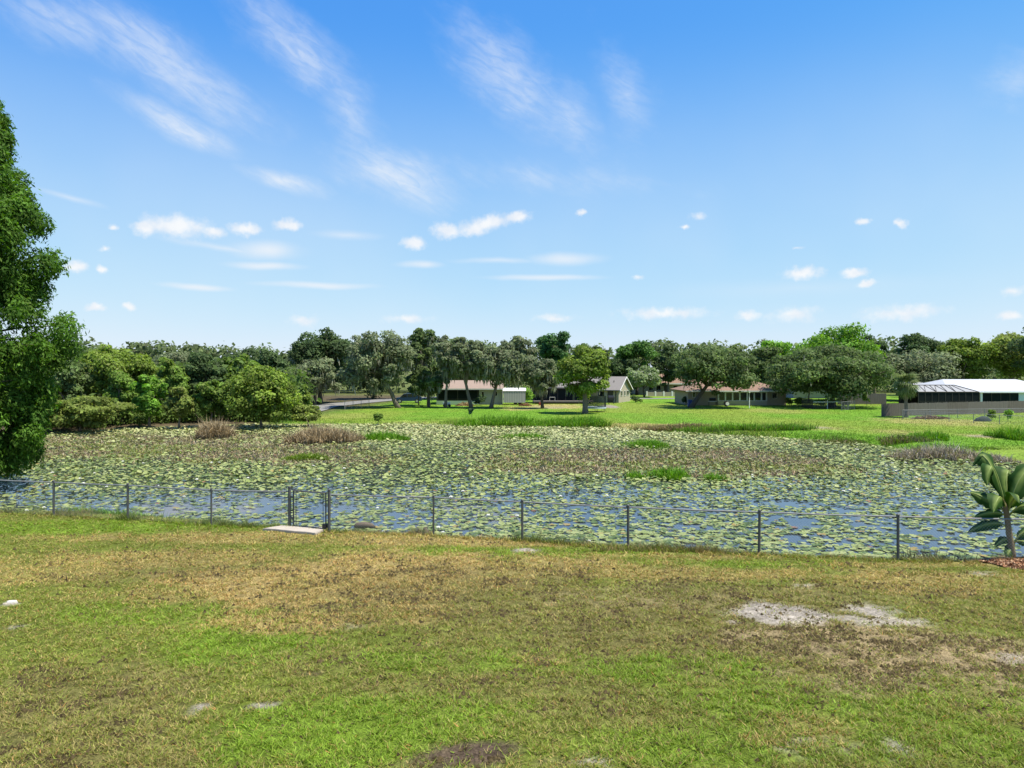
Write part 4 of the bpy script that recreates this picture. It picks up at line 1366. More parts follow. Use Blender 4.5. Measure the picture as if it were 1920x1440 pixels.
def slab():
    pts = [gp(494, 995), gp(528, 989), gp(612, 993), gp(592, 1004)]
    cx, cy = np.mean(pts, 0)
    rng = random.Random(4)
    b = MB()
    ring = []
    n = len(pts)
    for i in range(n):
        a, c = np.array(pts[i]), np.array(pts[(i + 1) % n])
        for t in (0, .2, .4, .6, .8):
            p = a + (c - a) * t
            ring.append((p[0] - cx + rng.uniform(-.02, .02), p[1] - cy + rng.uniform(-.02, .02)))
    top = [(x, y, .075) for x, y in ring]
    b.prism([(x * 1.01, y * 1.01, -.15) for x, y in ring], (0, 0, .215))
    inner = [(x * .97, y * .97, .08) for x, y in ring]
    b.prism([(x * .97, y * .97, .064) for x, y in ring], (0, 0, .014))
    o = b.build('concrete_slab', MAT['concrete'], loc=(float(cx), float(cy), 0))
    tag(o, 'pale concrete slab on the grass in front of the gate', 'slab')
    # log in the shallows
    lx, ly = gp(682, 989, -.3)
    b = MB()
    b.tube([(-.30, 0, .03), (-.24, .02, .09), (0, .05, .10), (.22, .12, .06), (.36, .16, .0)], [.06, .10, .11, .09, .03], 9)
    tag(b.build('floating_log', MAT['log'], loc=(lx, ly, WATER_Z + .03), smooth=True), 'short dark log lying in the shallows right of the gate', 'log')
    lx, ly = gp(798, 1000, -.2)
    b = MB()
    b.tube([(0, 0, -.2), (.01, 0, .06), (-.02, .01, .16), (.02, 0, .2)], [.10, .085, .06, .02], 8)
    b.tube([(.03, 0, .0), (.10, .02, .08)], [.04, .02], 6)
    tag(b.build('tree_stump', MAT['log'], loc=(lx, ly, -.2)), 'small dark stump by the fence foot left of a post', 'stump')
    rr = random.Random(9)
    for (px, py, s, lab) in ((22, 1131, .10, 'white stone lying in the grass at the left edge'),):
        lx, ly = gp(px, py)
        b = MB(); ringp = []
        for i in range(9):
            a = i * 6.283 / 9
            ringp.append((s * rr.uniform(.9, 2.2) * math.cos(a), s * rr.uniform(.6, 1.0) * math.sin(a), -.03))
        b.prism(ringp, (0, 0, .07))
        b.v = [(v[0] * (.8 if v[2] > 0 else 1), v[1] * (.8 if v[2] > 0 else 1), v[2] + (rr.uniform(-.01, .015) if v[2] > 0 else 0)) for v in b.v]
        tag(b.build('flat_stone', MAT['rock'], loc=(lx, ly, 0)), lab, 'stone')


slab()


def banana():
    bxp, byp = gp(1898, 1050)
    rng = np.random.default_rng(101)
    root = empty('banana_plant', (bxp, byp, 0))
    tag(root, 'banana plant with broad dark leaves at the right edge by the fence', 'banana plant')
    s = byp / F                                   # metres per photo pixel at the plant

    def at(px, py, dy=0.0):
        return np.array([(px - 1898) * s, dy, (1050 - py) * s])
    b = MB()
    b.tube([(0, 0, -.1), at(1897, 1035), at(1893, 1005), at(1889, 975), at(1886, 955), at(1882, 935)], [.10, .09, .075, .07, .065, .05], 10)
    b.build('trunk', MAT['banana_stem'], root, smooth=True)

    def leaf(base, mid, tip, w, fold, seed):
        """arched blade with midrib: base -> mid -> tip, width w, halves folded down by 'fold'"""
        r2 = np.random.default_rng(seed)
        n = 14
        base, mid, tip = map(np.array, (base, mid, tip))
        roll = -.8 * math.copysign(1, tip[0] - base[0])
        pts = [(1 - t) ** 2 * base + 2 * t * (1 - t) * (2 * mid - (base + tip) / 2) + t * t * tip for t in np.linspace(0, 1, n)]
        V, Fs, Cs = [], [], []
        rib = []
        for i, p in enumerate(pts):
            t = i / (n - 1)
            d = pts[min(i + 1, n - 1)] - pts[max(i - 1, 0)]; d /= np.linalg.norm(d) + 1e-9
            side = np.cross(d, [0, 0, 1.0])
            if np.linalg.norm(side) < .2: side = np.array([1.0, 0, 0])
            side /= np.linalg.norm(side); upv = np.cross(side, d)
            side, upv = side * math.cos(roll) + upv * math.sin(roll), upv * math.cos(roll) - side * math.sin(roll)
            prof = max(0.0, math.sin(math.pi * min(1, max(0, (t - .12) / .88)) ** .75)) ** .6 * w if t > .12 else 0.012
            notch = 1 - .22 * (r2.uniform() < .35)
            for sg in (-1, -.5, 0, .5, 1):
                off = side * sg * prof * (notch if abs(sg) == 1 else 1) - upv * (abs(sg) ** 1.3) * prof * fold
                V.append(p + off)
                base_c = np.array((.022, .060, .009)) if abs(sg) > .1 else np.array((.20, .27, .07))
                Cs.append(base_c * r2.uniform(.85, 1.15))
            if i:
                o = (i - 1) * 5
                for k in range(4):
                    Fs.append((o + k, o + k + 1, o + k + 6, o + k + 5))
        me = arr_mesh('leaf', np.array(V), np.array(Fs), MAT['banana_leaf'], np.array(Cs), True)
        lo = link('leaf', me, root)
        rb = MB(); rb.tube([pts[i] - np.array([0, 0, .008]) for i in range(0, n, 2)], np.linspace(.026, .006, len(range(0, n, 2))), 6)
        rb.build('midrib', MAT['banana_rib'], lo, smooth=True)
    top = at(1884, 950)
    leaf(at(1886, 958), at(1858, 876, -.1), at(1836, 908, -.3), .27, .55, 1)
    leaf(at(1885, 955), at(1862, 862, .25), at(1846, 880, .5), .24, .5, 2)
    leaf(at(1890, 958), at(1898, 888, .2), at(1926, 908, .45), .27, .5, 3)
    leaf(at(1886, 955), at(1862, 928, -.25), at(1838, 954, -.5), .25, .45, 4)
    leaf(at(1888, 962), at(1908, 895, -.1), at(1952, 872, .1), .28, .5, 5)
    leaf(at(1890, 968), at(1908, 942, -.4), at(1940, 968, -.75), .24, .5, 6)
    leaf(at(1886, 966), at(1866, 962, .1), at(1840, 974, .3), .17, .4, 7)
    leaf(at(1890, 965), at(1915, 920, .35), at(1955, 930, .6), .27, .5, 8)
    leaf(at(1886, 985), at(1862, 984, .15), at(1830, 1004, .35), .17, .35, 9)
    leaf(at(1886, 960), at(1868, 940, .35), at(1846, 930, .6), .22, .5, 12)
    leaf(at(1888, 962), at(1890, 925, -.3), at(1880, 935, -.6), .22, .5, 13)
    # young sucker beside the stem
    root2 = empty('banana_sucker', (bxp + .12, byp + .1, 0))
    tag(root2, 'young banana sucker with round leaves at the foot of the banana plant', 'banana plant')
    root_old = root
    b = MB(); b.tube([(0, 0, -.05), (-.02, 0, .3), (0, 0, .45)], [.04, .035, .02], 8); b.build('trunk', MAT['banana_stem'], root2, smooth=True)
    root = root2
    leaf((0, 0, .4), (-.3, -.1, .55), (-.62, -.15, .35), .12, .3, 21)
    leaf((0, 0, .35), (-.2, -.15, .3), (-.38, -.25, .08), .13, .4, 22)
    leaf((0, 0, .45), (.2, -.1, .75), (.5, -.1, .8), .13, .4, 23)
    leaf((0, 0, .45), (.15, -.2, .5), (.35, -.3, .3), .14, .4, 24)
    leaf((0, 0, .4), (.05, .2, .6), (.1, .4, .5), .12, .4, 25)
    # wood chip bed
    n = 9000
    a = rng.uniform(0, 6.283, n); r = np.sqrt(rng.uniform(0, 1, n))
    ed = 1 + .15 * np.sin(3 * a) + .1 * np.sin(5 * a + 1)
    mx, my = gp(1925, 1058)
    x = mx + np.cos(a) * r * 1.15 * ed; y = my + np.sin(a) * r * .62 * ed
    z = ground_z(x, y) + .02 + .12 * (1 - r ** 2) + rng.uniform(-.01, .02, n)
    N = np.stack([rng.normal(0, .5, n), rng.normal(0, .5, n), np.ones(n)], 1)
    L = rng.uniform(.03, .11, n)
    V, Fa = leaf_quads(np.stack([x, y, z], 1), N, L, L * rng.uniform(.25, .6, n), rng)
    cols = np.array([(.34, .19, .10), (.22, .11, .06), (.45, .30, .19), (.12, .06, .035), (.30, .14, .07)])[rng.integers(0, 5, n)] * rng.uniform(.7, 1.3, (n, 1))
    me = arr_mesh('mulch_bed', V, Fa, MAT['mulch'], np.repeat(cols, 4, 0))
    tag(link('mulch_bed', me), 'bed of reddish wood chips under the banana plant', 'mulch', kind='stuff')


MAT['banana_stem'] = M('banana_stem', (.16, .12, .06), .7, var=.35, scale=6, bump=.3, stretch=(2, 2, .5))
MAT['banana_rib'] = M('banana_midrib', (.22, .27, .07), .5, var=.1)
banana()

# ------------------------------------------------------------------ houses across the pond
def window(parent, x0, x1, z0, z1, y, name='window', mullions=0, frame='frame', depth=.06):
    """window in a wall facing -y at local y: frame proud of the wall, pane set back in it"""
    t = .05
    b = MB()
    b.box(x0, x1, y - depth, y + .02, z1 - t, z1); b.box(x0, x1, y - depth, y + .02, z0, z0 + t)
    b.box(x0, x0 + t, y - depth, y + .02, z0 + t, z1 - t); b.box(x1 - t, x1, y - depth, y + .02, z0 + t, z1 - t)
    for k in range(mullions):
        xm = x0 + (x1 - x0) * (k + 1) / (mullions + 1)
        b.box(xm - t / 2, xm + t / 2, y - depth + .005, y + .02, z0 + t, z1 - t)
    w = b.build(name, MAT[frame], parent)
    MB().box(x0 + t, x1 - t, y - .03, y + .01, z0 + t, z1 - t).build('pane', MAT['glass'], w)
    return w


def gable_roof(x0, x1, y0, y1, ze, zr, t=.12, axis='x'):
    """roof slabs; ridge along x (or y)"""
    b = MB()
    if axis == 'x':
        ym = (y0 + y1) / 2
        b.prism([(x0, y0, ze), (x0, ym, zr), (x0, ym, zr + t), (x0, y0, ze + t)], (x1 - x0, 0, 0))
        b.prism([(x0, ym, zr), (x0, y1, ze), (x0, y1, ze + t), (x0, ym, zr + t)], (x1 - x0, 0, 0))
    return b


def hip_roof(x0, x1, y0, y1, ze, zr, run, t=.1):
    ym = (y0 + y1) / 2
    b = MB()
    v = [(x0, y0, ze), (x1, y0, ze), (x1, y1, ze), (x0, y1, ze), (x0 + run, ym, zr), (x1 - run, ym, zr)]
    v2 = [(p[0], p[1], p[2] - t) for p in v[:4]]
    b.add(v + v2, [(0, 1, 5, 4), (1, 2, 5), (2, 3, 4, 5), (3, 0, 4), (6, 7, 1, 0), (7, 8, 2, 1), (8, 9, 3, 2), (9, 6, 0, 3), (9, 8, 7, 6)])
    return b


def mobile_home():
    D = 100.0
    s = D / F
    x0 = gx(835, D)
    X = lambda px: gx(px, D) - x0
    root = empty('mobile_home', (x0, D, 0))
    tag(root, 'low mobile home with tan roof and dark screened porch behind the mossy oaks', 'house')
    zr, ze = 3.25, 2.15
    xl, xm, xr = X(818), X(898), X(942)
    MB().box(xl, xr, 2.6, 6.5, 0, ze).box(xm, xr, .2, 2.6, 0, ze - .02).build('wall', MAT['greywall'], root)
    b = MB()
    for px in (820, 838, 858, 878, 896):
        b.box(X(px) - .05, X(px) + .05, .12, .2, 0, ze - .02)
    b.box(xl, xm, .13, .19, .72, .80)
    b.build('porch_frame', MAT['bronze'], root)
    MB().box(xl + .02, xm - .02, .16, .18, .5, ze - .03).build('porch_screen', MAT['screen'], root)
    MB().box(xl, xm, .06, .125, 0, .55).build('knee_wall', MAT['white'], root)
    gable_roof(xl - .3, xr + .2, -.25, 6.9, ze, zr).build('roof', MAT['tan_roof'], root)
    MB().box(xl - .3, xr + .2, -.28, -.255, ze - .06, ze + .12).build('fascia', MAT['frame'], root)
    window(root, X(902), X(908), .95, 1.85, .2)
    window(root, X(927), X(933), 1.2, 1.85, .2)
    # the trailer
    xt0, xt1 = gx(944, D), gx(985, D)
    t = empty('white_trailer', (xt0, D - .6, 0))
    tag(t, 'grey white trailer with rounded roof at the end of the mobile home', 'trailer')
    L = xt1 - xt0
    MB().box(0, L, 0, 2.4, .3, 2.0).build('body', MAT['greywall'], t)
    b = MB()
    prof = [(-.05, 1.95), (.2, 2.18), (.8, 2.33), (1.6, 2.33), (2.2, 2.18), (2.45, 1.95)]
    b.prism([(-.08, y, z) for y, z in prof], (L + .16, 0, 0)); b.build('roof', MAT['white'], t)
    b = MB()
    for i in range(1, 9): MB().box(L * i / 9 - .02, L * i / 9 + .02, -.02, .0, .32, 1.93).build('rib', MAT['frame'], t)
    b = MB()
    for xx in (L * .55, L * .75):
        for yy in (.25, 2.15): MB().tube([(xx, yy - .1, .28), (xx, yy + .1, .28)], .28, 12).build('wheel', MAT['tyre'], t)


mobile_home()


def cottage():
    s = 106 / F
    cx, cy = gx(1160, 105), 105.0
    ang = math.radians(-25)
    root = empty('gabled_cottage', (cx, cy, 0), ang)
    tag(root, 'cream cottage with grey shingle roof and three small gable windows', 'house')
    # local: x towards -axis (left) negative; front long wall on y=0, gable end at x=0 facing +x
    L, Wd, ze, zr = 10.0, 6.2, 2.0, 3.75
    b = MB()
    b.box(-L, 0, 0, Wd, 0, ze)
    b.prism([(-.02, 0.02, ze), (-.02, Wd - .02, ze), (-.02, Wd / 2, zr - .05)], (-L + .04, 0, 0))
    b.build('wall', MAT['cream'], root)
    gable_roof(-L - .3, .35, -.45, Wd + .45, ze - .22, zr).build('roof', MAT['shingle'], root)
    b = MB()
    for (a, c) in (((-.45, ze - .28), (Wd / 2, zr - .04)), ((Wd + .45, ze - .28), (Wd / 2, zr - .04))):
        b.prism([(.352, a[0], a[1]), (.352, c[0], c[1]), (.352, c[0], c[1] + .18), (.352, a[0], a[1] + .18)], (.03, 0, 0))
    b.build('barge_board', MAT['white'], root)
    for (y0, y1) in ((1.0, 1.9), (2.75, 3.5), (4.2, 5.4)):
        t = .06
        fb = MB()
        fb.box(0, .05, y0, y1, 1.75 - t, 1.75).box(0, .05, y0, y1, .95, .95 + t).box(0, .05, y0, y0 + t, .95 + t, 1.75 - t).box(0, .05, y1 - t, y1, .95 + t, 1.75 - t)
        w = fb.build('window', MAT['frame'], root)
        MB().box(-.01, .02, y0 + t, y1 - t, .95 + t, 1.75 - t).build('pane', MAT['glass'], w)
    MB().box(-.42, -.3, -.36, -.24, 0, ze - .2).build('porch_post', MAT['bark_dark'], root)
    w = window(root, -3.2, -2.1, .9, 1.75, 0.0)
    d = MB().box(-1.7, -.85, -.05, .02, 0, 1.85).build('door', MAT['bronze'], root)
    MB().box(-.5, -.25, Wd / 2 - .1, Wd / 2 - .35, zr - .1, zr + .25)
    MB().tube([(-1.2, 1.6, zr - .9), (-1.2, 1.6, zr - .45)], .06, 8).build('vent_pipe', MAT['bronze'], root)
    # grill by the porch
    g = empty('barbecue_grill', (gx(1146, 102), 102, 0))
    tag(g, 'black barbecue grill beside the cottage porch', 'grill')
    b = MB()
    for xx in (-.35, .35):
        for yy in (-.2, .2): MB().box(xx - .02, xx + .02, yy - .02, yy + .02, 0, .6).build('leg', MAT['blackmetal'], g)
    MB().box(-.42, .42, -.26, .26, .6, .85).build('firebox', MAT['blackmetal'], g)
    MB().prism([(-.42, -.26, .86), (-.42, -.2, 1.1), (-.42, .1, 1.18), (-.42, .26, .86)], (.84, 0, 0)).build('lid', MAT['blackmetal'], g)


cottage()


def screened_deck():
    D = 103.0
    x0 = gx(1000, D)
    X = lambda px: gx(px, D) - x0
    root = empty('screened_deck', (x0, D, 0))
    tag(root, 'dark screened porch with long low deck between the round oak and cottage', 'porch')
    MB().box(0, X(1112), -.9, 3.6, .22, .40).build('deck_floor', MAT['oldwood'], root)
    b = MB()
    for px in (1001, 1022, 1043, 1064, 1085, 1110): MB().box(X(px), X(px) + .1, -.7, -.6, 0, .22).build('footing', MAT['darkwood'], root)
    b = MB()
    for px in (1001, 1016, 1031, 1046, 1061, 1076, 1091, 1106): b.box(X(px), X(px) + .08, .9, .98, .4, 2.1)
    b.build('porch_frame', MAT['bronze'], root)
    MB().box(.02, X(1110), .93, .95, .42, 2.08).build('porch_screen', MAT['screen'], root)
    MB().box(-.2, X(1114), .7, 4.4, 2.1, 2.25).build('roof', MAT['bronze'], root)
    MB().box(.03, X(1112), 3.7, 3.9, 0, 2.1).build('wall', MAT['darkwood'], root)
    b = MB()
    for (pa, pb) in ((1030, 1040),):
        b.tube([(X(pa), -.7, .4), (X(pa), -.7, .95), (X(pb), -.7, .95), (X(pb), -.7, .4)], .03, 6)
    b.build('handrail', MAT['frame'], root)


screened_deck()


def tiled_house():
    D = 98.0
    x0 = gx(1290, D)
    X = lambda px: gx(px, D) - x0
    root = empty('tiled_house', (x0, D, 0))
    tag(root, 'long low house with brown tiled hip roof and glazed porch', 'house')
    ze = gz(734, D); zr = gz(716, D)
    MB().box(0, X(1345), 0, 8, 0, ze).box(X(1345), X(1437), 1.2, 8.0, 0, ze - .01).box(X(1437), X(1474), 0.002, 8.0, 0, ze).build('wall', MAT['beige'], root)
    MB().box(X(1345) + .01, X(1437) - .01, -.30, -.1, 0, .62).build('porch_knee_wall', MAT['cream'], root)
    cols = [1346, 1359, 1372.5, 1386, 1400, 1413, 1426.5, 1436]
    b = MB()
    for px in cols: MB().box(X(px) - .09, X(px) + .09, -.28, -.12, .62, ze - .02).build('porch_column', MAT['frame'], root)
    for a, c in zip(cols[:-1], cols[1:]):
        xa, xb = X(a) + .09, X(c) - .09
        w = MB().box(xa, xb, -.22, -.18, .62, .70).box(xa, xa + .03, -.22, -.18, .70, ze - .14).box(xa, xb, -.22, -.18, ze - .14, ze - .03).build('window', MAT['frame'], root)
        MB().box(xa, xb, -.21, -.19, .70, ze - .14).build('pane', MAT['glass'], w)
    window(root, X(1298), X(1304), 1.1, 1.8, 0)
    window(root, X(1447), X(1457), .95, 1.75, 0.002)
    hip_roof(-.5, X(1474) + .5, -.8, 9.0, ze + .12, zr, 3.4).build('roof', MAT['tile'], root)
    MB().box(-.5, X(1474) + .5, -.84, -.803, ze - .02, ze + .15).build('fascia', MAT['white'], root)
    # things in front
    bn = empty('blue_bin', (gx(1297, 93.5), 94.5, 0)); tag(bn, 'blue plastic bin by the corner of the tiled house', 'bin')
    MB().prism([(-.25, -.25, 0), (.25, -.25, 0), (.25, .25, 0), (-.25, .25, 0)], (0, 0, .85)).build('body', MAT['bluebin'], bn)
    MB().box(-.3, .3, -.3, .3, .852, .92).build('lid', MAT['bluebin'], bn)
    for (px, lab) in ((1337, 'dark table grill under the leaning oak by the glazed porch'),):
        g = empty('grill_cart', (gx(px, 95.5), 95.8, 0)); tag(g, lab, 'grill')
        b = MB()
        for xx in (-.5, .5):
            for yy in (-.2, .2): MB().box(xx - .02, xx + .02, yy - .02, yy + .02, 0, .62).build('leg', MAT['blackmetal'], g)
        MB().box(-.55, .55, -.25, .25, .62, .70).build('shelf', MAT['frame'], g)
        b = MB(); b.tube([(-.4, 0, .92), (.4, 0, .92)], .22, 12); b.build('barrel', MAT['blackmetal'], g)
    w = empty('hose_reel', (gx(1362, 95.5), 95.5, .36)); tag(w, 'round black and white wheel standing below the glazed porch', 'wheel')
    b = MB(); b.tube([(0, -.12, 0), (0, .12, 0)], .36, 18); b.build('rim', MAT['tyre'], w)
    b = MB(); b.tube([(.1, -.17, 0), (.1, -.125, 0)], .24, 16); b.build('hub', MAT['white'], w)
    p = empty('bird_feeder_pole', (gx(1405, 91), 91, 0)); tag(p, 'thin white pole with tilted white head in front of the glazed porch', 'pole')
    b = MB(); b.tube([(0, 0, -.1), (0, 0, 1.0), (0, 0, 1.95)], [.06, .06, .025], 8); b.build('pole', MAT['white'], p)
    b = MB(); b.prism([(-.28, -.1, 2.18), (.05, -.1, 1.93), (.12, -.1, 2.02), (-.2, -.1, 2.28)], (0, .25, 0)); b.build('head', MAT['white'], p)
    for (px, D2, h, lab) in ((1480, 97, 1.1, 'small green shrub at the right corner of the tiled house'), (1286, 99, 1.5, 'dark shrub at the left corner of the tiled house'), (1497, 96.5, 1.2, 'yellow green shrub left of the slim oak trunk')):
        tree('', lab, px - 8, px + 8, HOR + (CAMZ - h) * F / D2, HOR + CAMZ * F / D2, D2, px, 900, .16, 'mid' if px != 1286 else 'darkoak', 9, .45, seed=int(px), shape='ball', r0=.04, limbs=3, name='garden_shrub', cat='shrub')


tiled_house()


def back_houses():
    D = 140.0
    x0 = gx(1196, D)
    X = lambda px: gx(px, D) - x0
    root = empty('distant_house', (x0, D, 0))
    tag(root, 'distant cream house with reddish roof behind the flowering tree', 'house')
    MB().box(0, X(1335), 0, 8, 0, 2.2).build('wall', MAT['cream'], root)
    gable_roof(-.5, X(1335) + .5, -.7, 8.7, 2.1, 3.9).build('roof', MAT['tile'], root)
    MB().box(-.5, X(1335) + .5, -.74, -.71, 2.0, 2.24).build('fascia', MAT['white'], root)
    for px in (1216, 1230, 1262, 1275, 1300): window(root, X(px), X(px + 9), .8, 1.75, 0)
    MB().box(X(1245), X(1253), -.05, .02, 0, 1.9).build('door', MAT['bronze'], root)
    # garden wall in front of it
    r = empty('garden_wall', (gx(1212, 131), 131, 0)); tag(r, 'long low white wall before the distant cream house', 'wall')
    MB().box(0, gx(1325, 131) - gx(1212, 131), 0, .2, 0, .75).build('wall', MAT['cream'], r)
    b = MB()
    for k in range(8): MB().box(1.55 * k - .02, 1.55 * k + .25, -.04, .24, 0, .9).build('pier', MAT['white'], r)
    # pale building behind the huge oak
    D = 122.0
    x0 = gx(1488, D); X = lambda px: gx(px, D) - x0
    root = empty('white_outbuilding', (x0, D, 0)); tag(root, 'pale plain outbuilding glimpsed behind the trunk of the huge oak', 'house')
    MB().box(0, X(1612), 0, 6, 0, 2.3).build('wall', MAT['greywall'], root)
    gable_roof(-.4, X(1612) + .4, -.5, 6.5, 2.2, 3.5).build('roof', MAT['shingle'], root)
    window(root, X(1508), X(1518), .9, 1.8, 0)
    # low pale roof left of the pool cage
    D = 104.0
    x0 = gx(1722, D); X = lambda px: gx(px, D) - x0
    root = empty('flat_roofed_shed', (x0, D, 0)); tag(root, 'low building with pale flat roof behind the pool cage', 'shed')
    MB().box(.1, X(1772) - .1, .1, 4, 0, 2.35).build('wall', MAT['darkwood'], root)
    MB().prism([(0, 0, 2.36), (0, 4.2, 2.9), (0, 4.2, 3.05), (0, 0, 2.5)], (X(1772), 0, 0)).build('roof', MAT['mesh_roof'], root)


back_houses()


def pool_house():
    D = 90.0
    x0 = gx(1722, D)
    X = lambda px: gx(px, D) - x0
    root = empty('pool_cage', (x0, D, 0))
    tag(root, 'screened pool cage with grey mansard top and dark frame behind the fence', 'pool cage')
    zw, zt = gz(735.5, D), gz(725, D) + .15
    xr = X(1836); dp = 5.0; ins = 2.2
    b = MB()
    n = 9
    for i in range(n + 1):
        xx = xr * i / n
        b.box(xx - .03, xx + .03, -.03, .03, 0, zw)
    b.box(0, xr, -.035, .035, zw - .06, zw + .02); b.box(0, xr, -.035, .035, .9, .95)
    b.build('wall_frame', MAT['bronze'], root)
    MB().box(.03, xr - .03, .0, .012, .05, zw - .06).build('wall_screen', MAT['screen'], root)
    v = [(0, 0, zw + .02), (xr, 0, zw + .02), (xr, dp, zw + .02), (0, dp, zw + .02), (0, 1.6, zt), (xr - ins, 1.6, zt), (xr - ins, dp - 1.6, zt), (0, dp - 1.6, zt)]
    MB().add(v, [(0, 1, 5, 4), (1, 2, 6, 5), (2, 3, 7, 6), (3, 0, 4, 7), (4, 5, 6, 7)]).build('roof_screen', MAT['mesh_roof'], root)
    b = MB()
    lift = np.array([0, -.02, .03])
    V = [np.array(p) + lift for p in v]
    for a, c in ((0, 4), (1, 5), (4, 5), (0, 1)): b.tube([V[a], V[c]], .045, 5)
    for xx in (.12, .30, .48, .62):
        b.tube([V[0] + np.array([xr * xx, 0, 0]), V[4] + np.array([xr * xx, 0, 0])], .03, 5)
    for (t1, t0) in ((.12, .21), (.30, .21), (.30, .39), (.48, .39), (.62, .56), (.78, .66)):
        b.tube([V[0] + np.array([xr * t1, 0, 0]), V[4] + np.array([xr * t0, 0, 0])], .028, 5)
    b.build('roof_frame', MAT['bronze'], root)
    # things glimpsed inside and the back wall
    MB().box(.2, xr, dp - .1, dp, 0, zw).build('back_wall', MAT['darkwood'], root)
    # house with the white roof
    h = empty('white_roofed_house', (gx(1778, 91), 91.5, 0)); tag(h, 'house with large white metal roof and dark screened lanai at the right edge', 'house')
    Xh = lambda px: gx(px, 91.5) - gx(1778, 91)
    zf = gz(736, 91.5)
    xe = Xh(2010)
    hip_roof(Xh(1776), xe, -.5, 12.5, zf + .16, gz(711, 98), 3.0).build('roof', MAT['whiteroof'], h)
    MB().box(Xh(1776), xe, -.62, -.505, zf - .02, zf + .14).build('gutter', MAT['white'], h)
    MB().box(Xh(1834), Xh(1838), -.45, -.25, 0, zf - .02).build('column', MAT['white'], h)
    MB().box(Xh(1839), Xh(1906), -.32, -.30, 0, zf - .02).build('lanai_screen', MAT['screen'], h)
    b = MB()
    for px in (1856, 1873, 1890): b.box(Xh(px) - .03, Xh(px) + .03, -.36, -.325, 0, zf - .02)
    b.build('lanai_frame', MAT['bronze'], h)
    MB().box(Xh(1907), xe - .3, -.3, 0, 0, zf - .02).box(Xh(1790), xe - .4, 3.0, 11.5, 0, zf).build('wall', MAT['palewall'], h)
    # board fence in front
    P0 = np.array(gp(1655, 781)); P1 = np.array([gx(1960, 82.5), 82.5])
    ln = np.linalg.norm(P1 - P0)
    f = empty('board_fence', (float(P0[0]), float(P0[1]), 0), math.atan2(P1[1] - P0[1], P1[0] - P0[0]))
    tag(f, 'long weathered grey board fence in front of the pool cage', 'fence')
    rng = random.Random(5)
    k = 8; pl = ln / k
    for i in range(k):
        b = MB(); n = int(pl / .15)
        for j in range(n):
            a = i * pl + j * pl / n
            h0 = 1.36 + rng.uniform(-.02, .02)
            y = rng.uniform(0, .012)
            b.box(a + .004, a + pl / n - .004, y, y + .02, .03, h0)
        b.build('fence_panel', MAT['oldwood'] if i % 3 else MAT['oldwood2'], f)
        b = MB(); b.box(i * pl - .05, i * pl + .05, .03, .13, -.1, 1.38); b.build('post', MAT['oldwood'], f)
    # return of the fence, going back
    b = MB()
    r2 = empty('board_fence', (gx(1572, 101), 101, 0)); tag(r2, 'brown board fence in the shade behind the huge oak', 'fence')
    L2 = gx(1662, 101) - gx(1572, 101)
    for i in range(3):
        b = MB()
        for j in range(14):
            a = L2 * (i + j / 14) / 3
            b.box(a + .004, a + L2 / 42 - .004, rng.uniform(0, .012), .03, .03, 1.55 + rng.uniform(-.02, .02))
        b.build('fence_panel', MAT['oldwood'], r2)
        MB().box(L2 * i / 3 - .05, L2 * i / 3 + .05, .035, .13, -.1, 1.56).build('post', MAT['oldwood'], r2)
    # dark picket enclosure under the huge oak
    e = empty('picket_enclosure', (gx(1524, 89), 89, 0)); tag(e, 'dark picket enclosure at the foot of the huge oak', 'fence')
    Le = gx(1578, 89) - gx(1524, 89)
    for (o, ax) in ((0, 'x'), (1, 'y')):
        b = MB()
        for j in range(24):
            t = j / 24
            if ax == 'x': b.box(Le * t, Le * t + .07, 0, .02, .05, 1.0 + .04 * (j % 2))
            else: b.box(.0, .02, .05 + 3.5 * t, .05 + 3.5 * t + .08, .05, 1.25 + .04 * (j % 2))
        b.build('fence_panel', MAT['darkwood'], e)
    b = MB(); b.box(0, Le, -.035, -.005, .85, .92).build('rail', MAT['frame'], e)
    for t in (.0, .5, 1.0): MB().box(Le * t - .035, Le * t + .035, -.08, -.04, 0, 1.08).build('post', MAT['frame'] if t == .5 else MAT['darkwood'], e)


MAT['palewall'] = M('pale_blue_wall', (.52, .58, .62), .7, var=.06)
MAT['oldwood2'] = M('weathered_wood_brown', (.11, .096, .083), .9, var=.3, scale=2.0, bump=.4, stretch=(4, 4, .6))
pool_house()


def far_chain_fence(name, pts, H, label, npost):
    x0, y0 = pts[0]
    r = empty(name, (x0, y0, 0)); tag(r, label, 'fence')
    for a, c in zip(pts[:-1], pts[1:]):
        a = np.array(a) - np.array((x0, y0)); c = np.array(c) - np.array((x0, y0))
        b = MB(); b.tube([(a[0], a[1], H), (c[0], c[1], H)], .022, 6); b.build('rail', MAT['galv'], r)
        for i in range(npost + 1):
            p = a + (c - a) * i / npost
            b = MB(); b.tube([(p[0], p[1], -.1), (p[0], p[1], H + .03)], .028, 6); b.build('post', MAT['galv'], r)
        wire_mesh(a, c, .04, H - .02, .16, .003).build('wire_mesh', MAT['wire'], r)['kind'] = 'stuff'


far_chain_fence('chain_link_fence', [gp(1692, 786), (gx(1945, 74), 74.0)], .92, 'chain link fence in front of the long grey board fence', 5)
far_chain_fence('chain_link_fence', [(gx(1694, 71.0), 71.0), (gx(1925, 62.5), 62.5)], .85, 'nearer chain link fence slanting down to the right edge', 5)
far_chain_fence('chain_link_fence', [gp(646, 768), gp(692, 764)], 1.15, 'short chain link fence by the road left of the mossy oaks', 3)
far_chain_fence('chain_link_fence', [gp(1578, 770), gp(1602, 768)], 1.05, 'short chain link fence right of the picket enclosure', 2)


